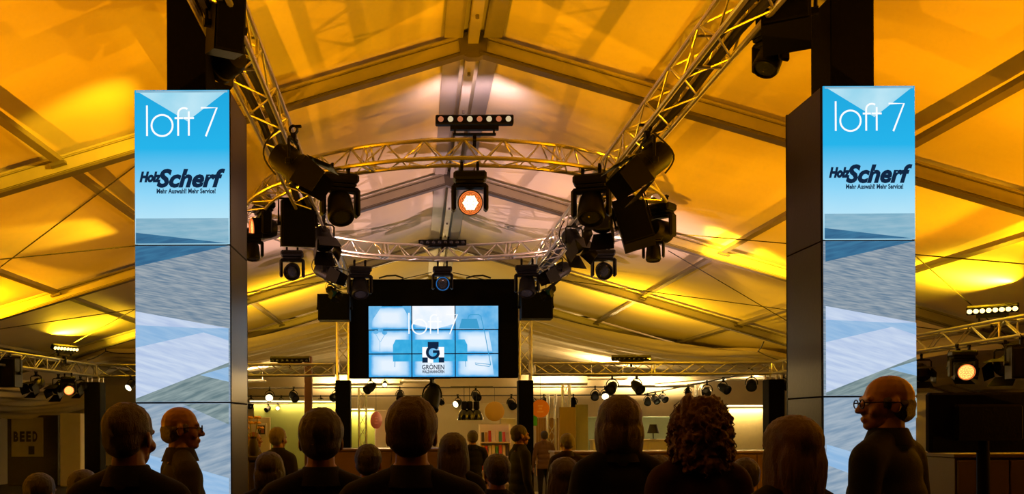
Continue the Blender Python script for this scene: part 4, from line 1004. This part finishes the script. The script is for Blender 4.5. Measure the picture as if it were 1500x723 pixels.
def hair_mesh(style, seed):
    m = MB(); rr = random.Random(seed)
    if style in ('short', 'crop'):
        g = .006 if style == 'crop' else .014
        m.ell((0, -.020, .155), (.078+g, .096+g, .084+g)); m.ell((0, -.050, .108), (.066+g, .058+g*.6, .066))
        for s in (-1, 1): m.ell((s*.064, .006, .142), (.014+g*.5, .034, .032))
    elif style == 'bald':
        m.ell((0, -.032, .110), (.0765, .080, .046), None, 24, 14); m.ell((0, -.045, .080), (.064, .062, .045), None, 24, 14)
        for s in (-1, 1): m.ell((s*.069, .018, .118), (.010, .022, .028))
    elif style == 'bob':
        m.ell((0, -.020, .158), (.102, .118, .098)); m.ell((0, -.055, .075), (.104, .072, .10))
        for s in (-1, 1): m.ell((s*.082, -.005, .07), (.030, .060, .105)); m.ell((s*.07, -.02, .01), (.035, .05, .05))
    elif style == 'curly':
        m.ell((0, -.025, .150), (.105, .115, .095)); m.ell((0, -.06, .05), (.115, .08, .12))
        for i in range(420):
            a = rr.uniform(0, 2*math.pi); z = rr.uniform(-.06, .245); w_ = .122*math.sqrt(max(.05, 1-((z-.06)/.20)**2))
            x, y = w_*math.cos(a), -.03+w_*1.0*math.sin(a)
            if y > .055 and z < .17: continue
            m.ell((x, y, z), (rr.uniform(.009, .017),)*3, None, 7, 5)
    elif style == 'long':
        m.ell((0, -.020, .156), (.100, .118, .098)); m.ell((0, -.065, .05), (.108, .062, .16)); m.ell((0, -.07, -.08), (.10, .05, .09))
        for s in (-1, 1): m.ell((s*.085, -.01, .03), (.026, .055, .15))
    me = remesh(m, .0085 if style != 'curly' else .0075, 2 if style != 'curly' else 1)
    rr2 = random.Random(seed+5)
    # carve the face side free and add strand relief
    import mathutils
    for v in me.vertices:
        nz = mathutils.noise.noise(Vector((v.co.x*90, v.co.y*90, v.co.z*14)))
        v.co += v.co.normalized()*nz*.005
        if style == 'curly':
            d_ = Vector((v.co.x, v.co.y, v.co.z-.08)).normalized()
            v.co += d_*(mathutils.noise.noise(v.co*48)*.014+mathutils.noise.noise(v.co*105)*.008)
    me.shade_smooth(); return me
HAIR = {}
def person(label, px, ytop, Y, face, hair, hc, cloth, trous=(.004, .004, .005), skin=None, glasses=False, body='man', turn=0., tilt=0., group=None):
    """px, ytop: crown of the head in the picture at distance Y; face: yaw of the body (0 = towards the screen)"""
    c = P(px, ytop, Y); top = {'short': 1.772, 'crop': 1.755, 'bald': 1.745, 'bob': 1.772, 'curly': 1.772, 'long': 1.770}[hair]+.0
    sc_ = c.z/top; skin = skin or M_SKIN
    t = thing('person', label, 'person', (c.x, Y, 0), face, group); t.scale = (sc_, sc_, sc_)
    kw = {'man': {}, 'big': dict(sh=.215, chest=.14, belly=.165, hip=.175), 'woman': dict(sh=.175, chest=.12, belly=.12, hip=.17)}[body]
    cm = mat('cloth_%.3f_%.3f_%.3f' % cloth, cloth, .85, 0, .2, 25., .25, 220, spec=.2); tm = mat('cloth_%.3f_%.3f_%.3f' % trous, trous, .85, 0, .2, 25., .25, 220, spec=.2)
    key = (body, skin.name, cm.name, tm.name)
    if key not in BODY: BODY[key] = figure(body, skin, cm, tm, M_BLACK, .86 if body != 'woman' else .80, **kw)
    put('body', BODY[key], t)
    q = Euler((tilt, 0, turn)).to_quaternion()
    h = put('head', head_mesh(skin), t, (0, 0, 1.515), q)
    for s in (-1, 1):
        put('eye', cached('eye', lambda: MB().ell((0, 0, 0), (.013, .008, .007), None, 10, 7).mesh('eye', mat('eye_white', (.55, .5, .45), .2))), h, (s*.030, .083, .117))
    hk = (hair, hc)
    if hk not in HAIR:
        me = hair_mesh(hair, len(HAIR)); me.materials.clear(); me.materials.append(mat('hair_%.3f_%.3f_%.3f' % hc, hc, .55, 0, .35, 40., .5, 150, (3, 3, .4))); HAIR[hk] = me
    hr = put('hair', HAIR[hk], h)
    if hair == 'curly':
        rr_ = random.Random(11); m_ = MB()
        for k_ in range(46):
            a_ = rr_.uniform(R(150), R(390)); z_ = rr_.uniform(-.06, .20); w_ = .118*math.sqrt(max(.2, 1-((z_-.06)/.20)**2)); L_ = rr_.uniform(.06, .11); f_ = rr_.uniform(5, 9)
            m_.tube([(math.cos(a_)*(w_+.018*(1-abs(u/9-.5)))+.007*math.cos(u*f_/4), -.03+math.sin(a_)*(w_+.014)+.007*math.sin(u*f_/4), z_+L_*.4-L_*u/9) for u in range(10)], .0022, 4)
        m_.build('loose_curls', HAIR[hk].materials[0], hr)
    if collar_of.get(body):
        put('collar', cached(('collar', cm.name), lambda: MB().lathe([(.098, 1.462), (.086, 1.495), (.072, 1.53), (.066, 1.535), (.064, 1.48)], 20, Matrix.Translation((0, -.008, 0)), False, False).mesh('collar', cm)), t)
    if glasses:
        def g():
            m = MB()
            for s in (-1, 1):
                m.tube([(s*.033+.024*math.cos(k*math.pi/8), .104, .115+.018*math.sin(k*math.pi/8)) for k in range(16)], .0026, 5, True)
                m.tube([(s*.057, .102, .120), (s*.080, .04, .122), (s*.086, -.02, .120), (s*.082, -.035, .105)], .0028, 5)
            m.tube([(-.010, .106, .118), (.010, .106, .118)], .0026, 5); return m.mesh('glasses', M_BLACK)
        put('glasses', cached('glasses', g), h)
    return t
collar_of = {'man': True, 'big': True, 'woman': True}
BLK, NAVY, BRN, GRY = (.003, .003, .0035), (.006, .007, .012), (.014, .008, .005), (.016, .015, .015)
FW = 'standing crowd in the foreground'
person('man with receding brown hair, leftmost foreground head before left tower', 190, 590, 2.95, R(-12), 'crop', (.03, .018, .01), BLK, skin=M_SKIN2, group=FW)
person('balding man with glasses in front of left video tower', 266, 596, 4.4, R(-62), 'bald', (.07, .05, .035), (.020, .018, .018), glasses=True, turn=R(-12), group=FW)
person('dark haired person between left tower and video wall', 470, 594, 3.2, R(5), 'short', (.012, .008, .006), BLK, group=FW)
person('broad brown haired man just below the video wall', 603, 577, 2.8, R(-4), 'short', (.035, .016, .008), BLK, body='big', group=FW)
person('woman with chin length brown bob in the foreground', 906, 577, 3.9, R(3), 'bob', (.04, .022, .009), BLK, body='woman', group=FW)
person('woman with wide curly auburn hair in the foreground', 1022, 577, 3.5, R(4), 'curly', (.08, .034, .016), (.020, .005, .006), body='woman', group=FW)
person('woman with long strawberry blond hair by the right tower', 1156, 606, 3.0, R(20), 'long', (.06, .026, .010), BLK, body='woman', group=FW)
person('bald man with glasses in profile before right tower', 1298, 550, 3.6, R(38), 'bald', (.02, .014, .010), BLK, glasses=True, turn=R(44), body='big', group=FW)
MR = 'crowd standing further back'
person('man in dark suit in profile beside right black post', 762, 622, 9.0, R(-75), 'crop', (.03, .02, .014), NAVY, group=MR)
person('man seen from behind, left of the magazine rack', 692, 629, 12.0, R(10), 'short', (.02, .013, .009), BLK, group=MR)
person('man in brown jacket with white collar behind the counter', 797, 630, 17.0, R(8), 'short', (.02, .014, .01), (.10, .06, .03), group=MR)
person('grey haired person right of the orange disc', 830, 633, 9.5, R(15), 'short', (.12, .11, .09), BRN, group=MR)
person('small balding person in pale top beside left tower edge', 373, 632, 10.5, R(-60), 'bald', (.10, .05, .02), (.10, .09, .08), group=MR)
person('grey haired man in front of the olive partition', 408, 624, 8.6, R(-30), 'short', (.16, .14, .11), GRY, group=MR)
person('short person in black below the pendants', 664, 632, 5.2, R(-8), 'long', (.03, .018, .010), BLK, body='woman', group=MR)
person('person in black right of the short long haired one', 727, 662, 4.6, R(10), 'short', (.015, .01, .008), BLK, body='woman', group=MR)
person('dark figure between dark haired head and large brown head', 540, 648, 4.8, R(-6), 'short', (.012, .008, .006), BLK, group=MR)
person('dark figure in the unlit lower left corner', 60, 690, 4.2, R(-10), 'short', (.012, .009, .007), BLK, group=MR)
person('dark figure between left corner and leftmost man', 124, 686, 4.8, R(-20), 'bob', (.012, .009, .007), BLK, body='woman', group=MR)
person('dark figure left of the chin length bob', 826, 668, 4.4, R(2), 'long', (.02, .012, .008), BLK, body='woman', group=MR)
person('dark figure between bob and curly hair', 963, 664, 4.6, R(2), 'short', (.015, .01, .008), BLK, group=MR)
person('dark figure between curly hair and blond hair', 1090, 668, 4.7, R(6), 'short', (.015, .01, .008), BLK, group=MR)
person('dark figure in the left gap behind the tower', 395, 660, 5.0, R(0), 'bob', (.015, .01, .008), BLK, body='woman', group=MR)
